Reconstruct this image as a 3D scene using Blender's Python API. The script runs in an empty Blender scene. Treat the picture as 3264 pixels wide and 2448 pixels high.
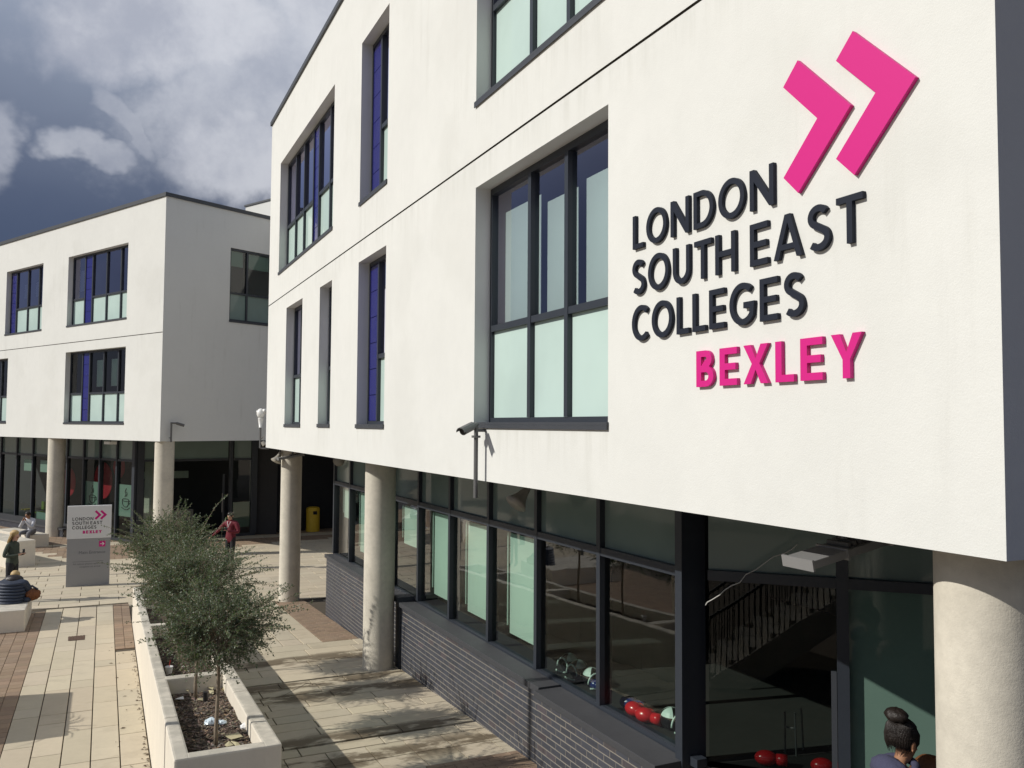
import bpy, bmesh, math, random
from math import radians, sin, cos, pi, atan2, sqrt, floor
from mathutils import Vector, Matrix, noise
from mathutils.geometry import tessellate_polygon
random.seed(7)
sc = bpy.context.scene
COL = sc.collection
V = Vector

# ------------------------------------------------------------ camera
FPX, PITCH, ROLL, H = 2730.0, radians(2.76), radians(-0.37), 4.5
cam = bpy.data.cameras.new('camera'); camo = bpy.data.objects.new('camera', cam); COL.objects.link(camo)
cam.sensor_width = 36; cam.lens = FPX / 3264 * 36; cam.clip_start = .05; cam.clip_end = 2000
def ray(px, py):
    X = px - 1632; Z = 1224 - py
    x = X*cos(ROLL) + Z*sin(ROLL); zz = -X*sin(ROLL) + Z*cos(ROLL)
    return V((x, FPX*cos(PITCH) - zz*sin(PITCH), FPX*sin(PITCH) + zz*cos(PITCH)))
fw = ray(1632, 1224).normalized(); rt = (ray(2632, 1224) - ray(1632, 1224)).normalized(); up = rt.cross(fw)
camo.matrix_world = Matrix(((rt.x, up.x, -fw.x, 0), (rt.y, up.y, -fw.y, 0), (rt.z, up.z, -fw.z, H), (0, 0, 0, 1)))
sc.camera = camo
def at(px, py, z=0.0):                       # where the sight line meets a level plane
    r = ray(px, py); return V((0, 0, H)) + r * ((z - H) / r.z)
def on(px, py, n, d):                        # where it meets an upright plane n.p = d
    r = ray(px, py); return V((0, 0, H)) + r * (d / r.dot(n))

# ------------------------------------------------------------ light
SUN_AZ, SUN_EL = radians(-104), radians(34.5)
sdir = V((sin(SUN_AZ)*cos(SUN_EL), cos(SUN_AZ)*cos(SUN_EL), sin(SUN_EL)))
sl = bpy.data.lights.new('sun', 'SUN'); sl.energy = 4.0; sl.angle = radians(.53); sl.color = (1, .955, .87)
so = bpy.data.objects.new('sun', sl); COL.objects.link(so)
so.rotation_euler = sdir.to_track_quat('Z', 'Y').to_euler(); so.location = sdir * 60
sc.view_settings.view_transform = 'Standard'; sc.view_settings.look = 'None'
sc.view_settings.exposure = 0; sc.view_settings.gamma = 1
sc.view_settings.use_curve_mapping = False

class NT:
    def __init__(s, nt): s.t = nt
    def n(s, typ, **kw):
        o = s.t.nodes.new(typ)
        for k, v in kw.items():
            if k.startswith('_'): setattr(o, k[1:], v)
        return o
    def val(s, sock, v):
        if v is None: return
        if hasattr(v, 'is_output') or isinstance(v, bpy.types.NodeSocket): s.t.links.new(v, sock)
        elif isinstance(v, (tuple, list)) and len(v) == 3 and sock.type == 'RGBA': sock.default_value = (*v, 1)
        else: sock.default_value = v
    def m(s, op, a, b=None, c=None, clamp=False):
        o = s.n('ShaderNodeMath'); o.operation = op; o.use_clamp = clamp
        for i, v in enumerate((a, b, c)): s.val(o.inputs[i], v)
        return o.outputs[0]
    def vm(s, op, a, b=None, sc_=None):
        o = s.n('ShaderNodeVectorMath'); o.operation = op
        s.val(o.inputs[0], a); s.val(o.inputs[1], b)
        if sc_ is not None: s.val(o.inputs[3], sc_)
        return o.outputs['Value'] if op in ('DOT_PRODUCT', 'LENGTH', 'DISTANCE') else o.outputs[0]
    def mix(s, f, a, b, mode='MIX'):
        o = s.n('ShaderNodeMix'); o.data_type = 'RGBA'; o.blend_type = mode; o.clamp_factor = True
        s.val(o.inputs[0], f); s.val(o.inputs[6], a); s.val(o.inputs[7], b); return o.outputs[2]
    def rng(s, v, a, b, c=0., d=1., smooth=True):
        o = s.n('ShaderNodeMapRange'); o.interpolation_type = 'SMOOTHSTEP' if smooth else 'LINEAR'
        for i, x in enumerate((v, a, b, c, d)): s.val(o.inputs[i], x)
        return o.outputs[0]
    def noise(s, vec, scale, det=3., rough=.55, dist=0., col=False):
        o = s.n('ShaderNodeTexNoise'); s.val(o.inputs['Vector'], vec); o.inputs['Scale'].default_value = scale
        o.inputs['Detail'].default_value = det; o.inputs['Roughness'].default_value = rough
        o.inputs['Distortion'].default_value = dist
        return o.outputs['Color' if col else 'Fac']
    def sep(s, v):
        o = s.n('ShaderNodeSeparateXYZ'); s.val(o.inputs[0], v); return o.outputs
    def comb(s, x, y, z):
        o = s.n('ShaderNodeCombineXYZ'); s.val(o.inputs[0], x); s.val(o.inputs[1], y); s.val(o.inputs[2], z); return o.outputs[0]

w = bpy.data.worlds.new('World'); sc.world = w; w.use_nodes = True
t = NT(w.node_tree); w.node_tree.nodes.clear()
sky = t.n('ShaderNodeTexSky'); sky.sky_type = 'NISHITA'; sky.sun_disc = False
sky.sun_elevation = SUN_EL; sky.sun_rotation = SUN_AZ; sky.air_density = 1.0; sky.dust_density = 1.0
tc = t.n('ShaderNodeTexCoord').outputs['Generated']
sx, sy, sz = t.sep(tc)
el = t.m('ARCSINE', sz)                                    # radians
azi = t.m('ARCTAN2', sx, sy)
elp = t.m('MAXIMUM', el, 0.0)
nbig = t.noise(tc, 2.2, 5, .55, .3)
nfin = t.noise(tc, 9, 6, .6, .2)
# storm-cloud base: dark slate near the horizon, paler blue grey higher up, darker to the left
h1 = t.rng(t.m('ADD', el, t.m('MULTIPLY', t.m('SUBTRACT', nbig, .5), .14)), .17, .47)
base = t.mix(h1, (.046, .062, .118), (.37, .42, .52))
base = t.mix(t.rng(t.m('ADD', azi, t.m('MULTIPLY', t.m('SUBTRACT', nbig, .5), .5)), -.55, -.15), t.mix(.15, base, (.12, .16, .29)), base)
gen = t.rng(t.m('ADD', nbig, t.m('MULTIPLY', t.m('SUBTRACT', nfin, .5), .22)), .56, .72)
gen = t.m('MULTIPLY', gen, t.rng(el, .20, .50, .2, .85))
warp = t.m('MULTIPLY', t.m('SUBTRACT', t.noise(tc, 7, 5, .6, .4), .5), .9)
warp2 = t.m('MULTIPLY', t.m('SUBTRACT', t.noise(t.vm('ADD', tc, (3.1, 1.7, 2.2)), 16, 5, .62), .5), .9)
cl = gen
dv = t.noise(tc, 6, 5, .56, .3, col=True); d1, d2n, d3 = t.sep(dv)
dv2 = t.noise(tc, 3.2, 3, .5, 0, col=True); e1_, e2_, e3_ = t.sep(dv2)
aw = t.m('ADD', azi, t.m('ADD', t.m('MULTIPLY', t.m('SUBTRACT', d1, .5), .16), t.m('MULTIPLY', t.m('SUBTRACT', e1_, .5), .14)))
ew = t.m('ADD', el, t.m('ADD', t.m('MULTIPLY', t.m('SUBTRACT', d2n, .5), .13), t.m('MULTIPLY', t.m('SUBTRACT', e2_, .5), .10)))
def blob(px, py, rx, ry, amt, rot=0.):
    """a cloud bank: centre seen at (px,py) of the photograph, half sizes in radians"""
    global cl
    r = ray(px, py).normalized(); a0 = atan2(r.x, r.y); e0 = math.asin(r.z)
    da = t.m('SUBTRACT', aw, a0); de = t.m('SUBTRACT', ew, e0)
    a2 = t.m('ADD', t.m('MULTIPLY', da, cos(rot)), t.m('MULTIPLY', de, sin(rot)))
    e2 = t.m('SUBTRACT', t.m('MULTIPLY', de, cos(rot)), t.m('MULTIPLY', da, sin(rot)))
    d = t.m('SQRT', t.m('ADD', t.m('POWER', t.m('DIVIDE', a2, rx), 2.), t.m('POWER', t.m('DIVIDE', e2, ry), 2.)))
    d = t.m('ADD', t.m('ADD', d, warp), warp2)
    cl = t.m('MAXIMUM', cl, t.rng(d, 1.2, .55, 0, amt))
blob(560, 70, .155, .062, .80, .12)
blob(940, 260, .20, .10, .62, .5)
blob(1300, -40, .22, .12, .75)
blob(800, 500, .10, .055, .74, .10)
blob(700, 560, .075, .03, .55)
blob(400, 400, .055, .014, .45, -1.0)
blob(300, 515, .034, .018, .52)
blob(20, 480, .036, .045, .55)
blob(200, 60, .02, .02, .30, 1.2)
clcol = t.mix(t.rng(t.noise(tc, 6, 6, .65), .35, .65), (.48, .50, .58), (.78, .79, .84))
storm = t.mix(cl, base, clcol)
nish = t.vm('SCALE', sky.outputs[0], None, .06)
tot = t.mix(.88, nish, storm)
low = t.mix(t.rng(el, -.06, .01), (.13, .12, .10), tot)        # below the horizon: sunlit ground colour
bg = t.n('ShaderNodeBackground'); t.val(bg.inputs[0], low); bg.inputs[1].default_value = 1.0
wo = t.n('ShaderNodeOutputWorld'); w.node_tree.links.new(bg.outputs[0], wo.inputs[0])

# ------------------------------------------------------------ materials
MT = {}
def mat(name, col, rough=.8, var=0., vscale=3., bump=0., bscale=60., rnd=0., metal=0., spec=.5, stain=None, coat=0., streak=0., island=False, sheen=0.):
    m = bpy.data.materials.new(name); m.use_nodes = True; T_ = NT(m.node_tree)
    b = m.node_tree.nodes['Principled BSDF']
    geo = T_.n('ShaderNodeNewGeometry'); P = geo.outputs['Position']
    c = col
    if var:
        n1 = T_.noise(P, vscale, 5, .6); n2 = T_.noise(P, vscale*6.3, 4, .6)
        f = T_.m('ADD', T_.m('MULTIPLY', T_.m('SUBTRACT', n1, .5), var*2.4), T_.m('MULTIPLY', T_.m('SUBTRACT', n2, .5), var*1.5))
        c = T_.vm('SCALE', c, None, T_.m('ADD', f, 1.0))
    if rnd:
        oi = T_.n('ShaderNodeObjectInfo').outputs['Random']
        rr = T_.m('FRACT', T_.m('ADD', oi, geo.outputs['Random Per Island'])) if island else oi
        wn = T_.n('ShaderNodeTexWhiteNoise', _noise_dimensions='1D'); T_.val(wn.inputs['W'], T_.m('MULTIPLY', rr, 91.7))
        s1, s2, s3 = T_.sep(wn.outputs['Color'])
        c = T_.vm('SCALE', c, None, T_.m('ADD', T_.m('MULTIPLY', T_.m('SUBTRACT', s1, .5), rnd*2), 1.0))
        c = T_.vm('MULTIPLY', c, T_.comb(T_.m('ADD', 1., T_.m('MULTIPLY', T_.m('SUBTRACT', s2, .5), rnd*.45)), 1., T_.m('ADD', 1., T_.m('MULTIPLY', T_.m('SUBTRACT', s3, .5), rnd*.5))))
    if streak:      # rain streaks running down a wall
        px_, py_, pz_ = T_.sep(P)
        q = T_.comb(T_.m('MULTIPLY', px_, 3.), T_.m('MULTIPLY', py_, 3.), T_.m('MULTIPLY', pz_, .28))
        s_ = T_.rng(T_.noise(q, 1.6, 6, .65), .52, .78)
        s_ = T_.m('MULTIPLY', s_, T_.rng(T_.noise(P, .55, 3), .42, .68))
        c = T_.mix(T_.m('MULTIPLY', s_, streak), c, (.33, .32, .27))
        g_ = T_.rng(T_.noise(P, 14, 6, .7), .60, .82)
        g_ = T_.m('MULTIPLY', g_, T_.rng(T_.noise(P, 1.1, 3), .45, .65))
        c = T_.mix(T_.m('MULTIPLY', g_, streak*.9), c, (.36, .36, .34))
    if stain: c = stain(T_, P, c)
    T_.val(b.inputs['Base Color'], c)
    r_ = rough
    if var: r_ = T_.m('ADD', rough, T_.m('MULTIPLY', T_.m('SUBTRACT', T_.noise(P, vscale*3, 3), .5), .12), clamp=True)
    T_.val(b.inputs['Roughness'], r_)
    b.inputs['Metallic'].default_value = metal; b.inputs['Specular IOR Level'].default_value = spec
    b.inputs['Coat Weight'].default_value = coat
    if sheen: b.inputs['Sheen Weight'].default_value = sheen
    if bump:
        bp = T_.n('ShaderNodeBump'); bp.inputs['Strength'].default_value = 1; bp.inputs['Distance'].default_value = bump
        hh = T_.m('ADD', T_.noise(P, bscale, 4, .65), T_.m('MULTIPLY', T_.noise(P, bscale*.17, 3), .8))
        T_.val(bp.inputs['Height'], hh); T_.val(b.inputs['Normal'], bp.outputs[0])
    MT[name] = m; return m

def damp(T_, P, c):       # damp brown marks on the slabs, mostly along the drain slots
    u = T_.vm('DOT_PRODUCT', P, (Tv.x, Tv.y, 0)); n = T_.vm('DOT_PRODUCT', P, (Nv.x, Nv.y, 0))
    q = T_.comb(T_.m('MULTIPLY', u, 2.6), T_.m('MULTIPLY', n, 1.2), 0.)
    ns = T_.noise(q, 1.0, 6, .62)
    band = None
    for c0, w0 in ((-15.7, .55), (-14.0, .45), (-11.15, .35), (-10.25, .5), (-13.3, .5)):
        g = T_.rng(T_.m('ABSOLUTE', T_.m('SUBTRACT', u, c0)), w0, w0*.2)
        band = g if band is None else T_.m('MAXIMUM', band, g)
    band = T_.m('MULTIPLY', band, T_.rng(n, 1.6, 2.2))
    f = T_.rng(T_.m('ADD', ns, T_.m('MULTIPLY', band, .15)), .55, .66)
    f = T_.m('MULTIPLY', f, T_.m('ADD', .12, T_.m('MULTIPLY', band, .75)))
    c = T_.mix(f, c, (.10, .072, .040))
    sp = T_.rng(T_.noise(P, 26, 2, .5), .74, .78)
    return T_.mix(T_.m('MULTIPLY', sp, .35), c, (.10, .085, .07))
def drips(T_, P, c):      # rain drips under the sills of the long facade
    u = T_.vm('DOT_PRODUCT', P, (Tv.x, Tv.y, 0)); n = T_.vm('DOT_PRODUCT', P, (Nv.x, Nv.y, 0)); z = T_.sep(P)[2]
    cn = T_.noise(T_.comb(T_.m('MULTIPLY', u, 7.), 0., T_.m('MULTIPLY', z, .5)), 1., 5, .7); tot_ = None
    for u0, u1, zs, ln in ((-21.65, -16.05, 8.2, .9), (-14.13, -12.56, 8.2, 1.3), (-9.07, -6.16, 8.2, .6), (-20.5, -18.7, 4.42, .5), (-17.0, -16.0, 4.42, .5), (-14.1, -12.6, 4.42, .5), (-9.06, -6.16, 4.45, .5), (-23, -2.7, 7.575, .45)):
        f = T_.m('MULTIPLY', T_.rng(z, zs-ln, zs), T_.m('LESS_THAN', z, zs))
        f = T_.m('MULTIPLY', f, T_.m('MULTIPLY', T_.m('GREATER_THAN', u, u0), T_.m('LESS_THAN', u, u1)))
        tot_ = f if tot_ is None else T_.m('MAXIMUM', tot_, f)
    tot_ = T_.m('MULTIPLY', T_.m('MULTIPLY', tot_, T_.rng(cn, .42, .68)), T_.m('MULTIPLY', T_.m('GREATER_THAN', n, 3.7), T_.m('LESS_THAN', n, 3.95)))
    c = T_.mix(T_.m('MULTIPLY', tot_, .22), c, (.42, .42, .37))
    pt_ = T_.rng(T_.noise(P, .45, 4, .6), .52, .64)            # broad patches where the coat weathered
    return T_.mix(T_.m('MULTIPLY', pt_, .13), c, (.50, .50, .46))
def grime(T_, P, c):      # algae and dust settled on upward faces
    nz_ = T_.sep(T_.n('ShaderNodeNewGeometry').outputs['Normal'])[2]
    f = T_.m('MULTIPLY', T_.rng(nz_, .6, .95), T_.rng(T_.noise(P, 3.5, 5, .65), .30, .62, .25, .85))
    return T_.mix(f, c, (.40, .375, .32))
A_ = radians(25.4); Tv = V((sin(A_), -cos(A_), 0)); Nv = V((cos(A_), sin(A_), 0))

render_w = mat('render_white', (.685, .690, .665), .92, .05, .7, .0016, 95, streak=.20, stain=drips)
mat('render_plain', (.68, .685, .665), .92, .03, 1.2, .002, 70, streak=.25)
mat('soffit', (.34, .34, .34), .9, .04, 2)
mat('groove', (.10, .09, .075), .9)
mat('dark_metal', (.028, .034, .045), .42, .06, 3, .0006, 40)
mat('sill_metal', (.045, .050, .060), .5, .10, 2.5)
mat('coping', (.055, .060, .068), .5, .1, 3)
mat('concrete', (.60, .56, .475), .85, .20, 2.6, .0020, 70, streak=.45)
mat('cast_white', (.70, .645, .55), .82, .07, 2.5, .002, 60, streak=.35, stain=grime)
mat('slab', (.50, .435, .325), .88, .09, 1.6, .0012, 120, rnd=.075, stain=damp, island=True)
mat('slab_joint', (.075, .06, .042), .95, .2, 8)
mat('block_paver', (.265, .190, .130), .9, .12, 3, .0015, 100, rnd=.13, island=True)
mat('ground_far', (.30, .25, .19), .95, .15, .7)
mat('brick', (.052, .056, .070), .5, .12, 9, .0012, 90, rnd=.11, island=True)
mat('brick_red', (.066, .058, .066), .55, .12, 9, .0012, 90, rnd=.2)
mat('mortar', (.225, .205, .175), .95, .12, 12, .001, 200)
mat('stone_cap', (.046, .048, .054), .62, .16, 4, .0008, 60)
mat('blue_panel', (.018, .020, .17), .25, .05, 3, coat=.5)
mat('sign_pink', (.60, .017, .215), .45, spec=.3)
mat('sign_dark', (.015, .019, .031), .6, spec=.2)
mat('white_gloss', (.78, .78, .76), .35)
mat('totem_white', (.70, .70, .70), .4)
mat('totem_grey', (.30, .30, .31), .45)
mat('totem_text', (.025, .025, .03), .6)
mat('totem_faint', (.13, .13, .15), .6)
mat('blind', (.50, .60, .54), .75, .02, 3)
mat('blind_lit', (.74, .83, .78), .75, .02, 3)  # sunlight and mirrored sky put into a lighter blind colour
mat('blind_dim', (.32, .42, .36), .75, .02, 3)
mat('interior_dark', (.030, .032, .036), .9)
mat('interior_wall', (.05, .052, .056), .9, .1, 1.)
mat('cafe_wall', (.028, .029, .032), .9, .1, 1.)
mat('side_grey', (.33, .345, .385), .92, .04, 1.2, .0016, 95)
mat('interior_floor', (.045, .043, .04), .5, .15, 2)
mat('red_panel', (.62, .015, .04), .6)
mat('yellow_bin', (.62, .42, .03), .45, .06, 5)
mat('black_hole', (.01, .01, .01), .9)
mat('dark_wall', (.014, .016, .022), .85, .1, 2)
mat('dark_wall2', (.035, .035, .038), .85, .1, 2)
mat('plastic_black', (.018, .018, .02), .35)
mat('camera_grey', (.13, .13, .13), .45, .05, 8)
mat('alu', (.30, .30, .30), .35, .04, 6, metal=.3)
mat('horn_grey', (.34, .32, .28), .5, .06, 10)
mat('bark', (.25, .20, .145), .9, .25, 30, .003, 60)
mat('soil', (.050, .032, .021), .97, .35, 18, .01, 45)
mat('chip', (.150, .115, .088), .95, .2, 20, rnd=.95, island=True)
mat('debris', (.085, .055, .032), .9, .2, 20)
mat('dead_leaf', (.42, .38, .24), .8, .15, 20)
mat('paper', (.80, .80, .80), .7)
mat('plastic_bag', (.62, .72, .80), .3, .1, 20)
mat('can_red', (.55, .03, .02), .3); mat('can_orange', (.80, .16, .03), .3); mat('can_silver', (.5, .5, .5), .25, metal=.6)
mat('iron', (.10, .055, .035), .7, .25, 25, .002, 80)
mat('glove_red', (.72, .018, .024), .22, .05, 6, coat=.7)
mat('glove_blue', (.012, .03, .17), .25, .05, 6, coat=.6)
mat('guard_black', (.012, .012, .014), .3)
mat('guard_mint', (.70, .82, .76), .45)
mat('skin', (.50, .29, .20), .55, .05, 20); mat('skin_tan', (.34, .17, .095), .55, .06, 20)
mat('hair_dark', (.016, .011, .009), .42, .35, 70, .004, 120); mat('hair_blond', (.46, .32, .14), .5, .3, 60, .004, 120)
mat('hair_brown', (.15, .060, .022), .5, .3, 60, .004, 120)
mat('top_green', (.055, .068, .052), .9, .18, 12, .004, 30); mat('black_cloth', (.018, .018, .022), .9, .1, 10, .003, 30)
mat('puffer_navy', (.022, .032, .058), .6, .15, 8, .006, 16); mat('white_cloth', (.56, .57, .62), .85, .06, 9, .006, 18)
mat('grey_cloth', (.16, .16, .175), .9, .08, 9, .005, 20); mat('maroon_cloth', (.14, .008, .020), .75, .1, 9, .006, 18)
mat('navy_hoodie', (.050, .052, .098), .92, .12, 22, .004, 60); mat('shoe_white', (.75, .75, .76), .5)
mat('fur_brown', (.20, .075, .03), .9, .3, 40, .01, 50); mat('chair_green', (.22, .30, .05), .7); mat('chair_yellow', (.55, .42, .03), .6)
mat('cable', (.55, .55, .52), .5); mat('cup_print', (.035, .055, .045), .7); mat('steel_rail', (.02, .02, .022), .4)
mat('tarmac', (.12, .11, .10), .95, .1, 2)

def leafmat(name, c1, c2):
    m = bpy.data.materials.new(name); m.use_nodes = True; T_ = NT(m.node_tree)
    b = m.node_tree.nodes['Principled BSDF']; geo = T_.n('ShaderNodeNewGeometry')
    r = geo.outputs['Random Per Island']; nz = T_.noise(geo.outputs['Position'], 5., 3)
    f = T_.m('ADD', T_.m('MULTIPLY', r, .6), T_.m('MULTIPLY', T_.rng(nz, .35, .65), .5), clamp=True)
    T_.val(b.inputs['Base Color'], T_.mix(f, c1, c2)); b.inputs['Roughness'].default_value = .42
    tr = T_.n('ShaderNodeBsdfTranslucent'); tr.inputs[0].default_value = (.10, .16, .03, 1)
    mx = T_.n('ShaderNodeMixShader'); mx.inputs[0].default_value = .28
    m.node_tree.links.new(b.outputs[0], mx.inputs[1]); m.node_tree.links.new(tr.outputs[0], mx.inputs[2])
    m.node_tree.links.new(mx.outputs[0], m.node_tree.nodes['Material Output'].inputs[0]); MT[name] = m
leafmat('leaf', (.045, .070, .042), (.195, .235, .150))
leafmat('palm', (.04, .09, .02), (.10, .16, .05))

def glass(name, tint, refl=1.0, rcol=(1, 1, 1), wav=.0012):
    """clear or tinted pane: see-through with a Fresnel reflection"""
    m = bpy.data.materials.new(name); m.use_nodes = True; T_ = NT(m.node_tree); m.node_tree.nodes.clear()
    tr = T_.n('ShaderNodeBsdfTransparent'); tr.inputs[0].default_value = (*tint, 1)
    gl = T_.n('ShaderNodeBsdfGlossy'); gl.inputs['Roughness'].default_value = .012; gl.inputs[0].default_value = (*rcol, 1)
    fr = T_.n('ShaderNodeFresnel'); fr.inputs[0].default_value = 1.52
    geo = T_.n('ShaderNodeNewGeometry')
    bp = T_.n('ShaderNodeBump'); bp.inputs['Strength'].default_value = 1; bp.inputs['Distance'].default_value = wav
    T_.val(bp.inputs['Height'], T_.noise(geo.outputs['Position'], 1.7, 1)); T_.val(gl.inputs['Normal'], bp.outputs[0])
    f = T_.m('MULTIPLY', T_.m('MULTIPLY', fr.outputs[0], 1.75), refl, clamp=True)
    mx = T_.n('ShaderNodeMixShader'); T_.val(mx.inputs[0], f)
    m.node_tree.links.new(tr.outputs[0], mx.inputs[1]); m.node_tree.links.new(gl.outputs[0], mx.inputs[2])
    o = T_.n('ShaderNodeOutputMaterial'); m.node_tree.links.new(mx.outputs[0], o.inputs[0]); MT[name] = m
glass('glass', (.74, .84, .80), .85); glass('glass_blue', (.60, .68, .78), 2.6, (.80, .80, 1.0)); glass('glass_mid', (.82, .88, .88), 2.0, (.88, .85, 1.0))
glass('glass_dark', (.50, .58, .56), .32); glass('glass_cafe', (.60, .70, .66), .22)
def frosted(name, col, refl=.8):
    m = bpy.data.materials.new(name); m.use_nodes = True; T_ = NT(m.node_tree); m.node_tree.nodes.clear()
    d = T_.n('ShaderNodeBsdfDiffuse'); geo = T_.n('ShaderNodeNewGeometry')
    nz = T_.noise(geo.outputs['Position'], .9, 3)
    T_.val(d.inputs[0], T_.mix(T_.rng(nz, .3, .7), col, tuple(x*.90 for x in col)))
    gl = T_.n('ShaderNodeBsdfGlossy'); gl.inputs['Roughness'].default_value = .04
    fr = T_.n('ShaderNodeFresnel'); fr.inputs[0].default_value = 1.5
    mx = T_.n('ShaderNodeMixShader'); T_.val(mx.inputs[0], T_.m('MULTIPLY', fr.outputs[0], refl, clamp=True))
    m.node_tree.links.new(d.outputs[0], mx.inputs[1]); m.node_tree.links.new(gl.outputs[0], mx.inputs[2])
    o = T_.n('ShaderNodeOutputMaterial'); m.node_tree.links.new(mx.outputs[0], o.inputs[0]); MT[name] = m
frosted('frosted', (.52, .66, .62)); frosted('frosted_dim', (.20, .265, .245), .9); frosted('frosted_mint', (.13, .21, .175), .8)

# ------------------------------------------------------------ object helpers
class Frame:
    def __init__(s, o, x, y): s.o = V(o); s.x = V(x).normalized(); s.y = V(y).normalized(); s.z = V((0, 0, 1))
    def w(s, a, b, c): return s.o + s.x*a + s.y*b + s.z*c
M = Frame((0, 0, 0), Tv, Nv)                         # main building: u along the facade, n inwards, z up
aA = radians(51.86); Sx = V((sin(aA), -cos(aA), 0)); NA = V((cos(aA), sin(aA), 0))
CA = at(509.7, 1407.3, 3.88); CA.z = 0
FA = Frame(CA, Sx, NA)                               # left building: x to the right, y inwards, origin at its corner
FB = Frame(CA, NA, -Sx)                              # its side wall: x away from the corner, y inwards (to the left)
WORLD = Frame((0, 0, 0), (1, 0, 0), (0, 1, 0))

class MB:
    """collects faces, with a material slot per face"""
    def __init__(s, fr=WORLD): s.v = []; s.f = []; s.m = []; s.fr = fr; s.slots = []
    def slot(s, name):
        if name not in s.slots: s.slots.append(name)
        return s.slots.index(name)
    def face(s, pts, mi=0, raw=False):
        i = len(s.v); s.v += [V(p) if raw else s.fr.w(*p) for p in pts]; s.f.append(list(range(i, i+len(pts)))); s.m.append(mi)
    def box(s, x0, x1, y0, y1, z0, z1, mi=0, skip=''):
        i = len(s.v); s.v += [s.fr.w(x, y, z) for z in (z0, z1) for y in (y0, y1) for x in (x0, x1)]
        for k, q in dict(b=(0, 2, 3, 1), t=(4, 5, 7, 6), f=(0, 1, 5, 4), k=(2, 6, 7, 3), l=(0, 4, 6, 2), r=(1, 3, 7, 5)).items():
            if k not in skip: s.f.append([i+j for j in q]); s.m.append(mi)
    def tube(s, pts, r, n=8, mi=0, cap=True, raw=False):
        P = [V(p) if raw else s.fr.w(*p) for p in pts]; R = r if isinstance(r, (list, tuple)) else [r]*len(P)
        i0 = len(s.v); prev = None
        for k, p in enumerate(P):
            d = (P[min(k+1, len(P)-1)] - P[max(k-1, 0)]).normalized()
            a = prev if prev is not None else (V((0, 0, 1)) if abs(d.z) < .9 else V((1, 0, 0)))
            e1 = (a - d*a.dot(d)); e1 = e1.normalized() if e1.length > 1e-5 else d.orthogonal().normalized()
            prev = e1; e2 = d.cross(e1)
            for j in range(n):
                an = 2*pi*j/n; s.v.append(p + (e1*cos(an) + e2*sin(an))*R[k])
        for k in range(len(P)-1):
            for j in range(n):
                a = i0+k*n+j; b = i0+k*n+(j+1) % n; s.f.append([a, b, b+n, a+n]); s.m.append(mi)
        if cap:
            s.f.append([i0+j for j in range(n)][::-1]); s.m.append(mi)
            e = i0+(len(P)-1)*n; s.f.append([e+j for j in range(n)]); s.m.append(mi)
    def ball(s, c, r, mi=0, nu=14, nv=9, raw=True, rot=None, fn=None):
        c = V(c) if raw else s.fr.w(*c); r = (r, r, r) if not isinstance(r, (tuple, list)) else r; i0 = len(s.v)
        for a in range(nv+1):
            th = pi*a/nv
            for b in range(nu):
                ph = 2*pi*b/nu; d = V((sin(th)*cos(ph), sin(th)*sin(ph), cos(th)))
                k = fn(d) if fn else 1.; q = V((d.x*r[0]*k, d.y*r[1]*k, d.z*r[2]*k))
                s.v.append(c + (rot @ q if rot else q))
        for a in range(nv):
            for b in range(nu):
                x = i0+a*nu+b; y = i0+a*nu+(b+1) % nu; s.f.append([x, x+nu, y+nu, y]); s.m.append(mi)
    def build(s, name, mats, parent=None, origin=None, smooth=False, bevel=0.):
        o0 = origin if origin is not None else (parent['_o'] if parent is not None and '_o' in parent else V((0, 0, 0)))
        o0 = V(o0); me = bpy.data.meshes.new(name); me.from_pydata([tuple(p - o0) for p in s.v], [], s.f)
        for k in (mats if isinstance(mats, (list, tuple)) else [mats]): me.materials.append(MT[k] if isinstance(k, str) else k)
        me.polygons.foreach_set('material_index', s.m)
        if smooth: me.polygons.foreach_set('use_smooth', [True]*len(me.polygons))
        me.update()
        if smooth or bevel:
            bm = bmesh.new(); bm.from_mesh(me); bmesh.ops.remove_doubles(bm, verts=bm.verts, dist=1e-5)
            if bevel: bmesh.ops.bevel(bm, geom=[e for e in bm.edges if len(e.link_faces) == 2 and e.calc_face_angle(0) > .5], offset=bevel, segments=2, affect='EDGES', profile=.6)
            bm.to_mesh(me); bm.free()
        ob = bpy.data.objects.new(name, me); COL.objects.link(ob)
        if parent is not None: ob.parent = parent
        else: ob.location = o0
        ob['_o'] = tuple(o0); return ob

def tag(o, label=None, cat=None, group=None, kind=None):
    if label: o['label'] = label
    if cat: o['category'] = cat
    if group: o['group'] = group
    if kind: o['kind'] = kind
    return o
def thing(name, loc, label, cat, group=None):
    o = bpy.data.objects.new(name, None); COL.objects.link(o); o.location = loc; o['_o'] = tuple(loc)
    o.empty_display_size = .1; return tag(o, label, cat, group)
def copy_tree(o, delta, label=None):
    """the thing and each of its parts, shifted"""
    c = o.copy(); COL.objects.link(c); c.location = o.location + V(delta)
    if label: c['label'] = label
    for ch in list(o.children):
        k = ch.copy(); COL.objects.link(k); k.parent = c
        for g in ch.children:
            q = g.copy(); COL.objects.link(q); q.parent = k
    return c
def place(mesh, name, parent, mtx):
    o = bpy.data.objects.new(name, mesh); COL.objects.link(o); o.parent = parent
    p = V(parent['_o']); o.matrix_local = Matrix.Translation(-p) @ mtx; return o
def fmat(fr, p, slope=0.):
    x = (fr.x + V((0, 0, slope))).normalized(); y = fr.y; z = x.cross(y)
    return Matrix(((x.x, y.x, z.x, p.x), (x.y, y.y, z.y, p.y), (x.z, y.z, z.z, p.z), (0, 0, 0, 1)))

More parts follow.
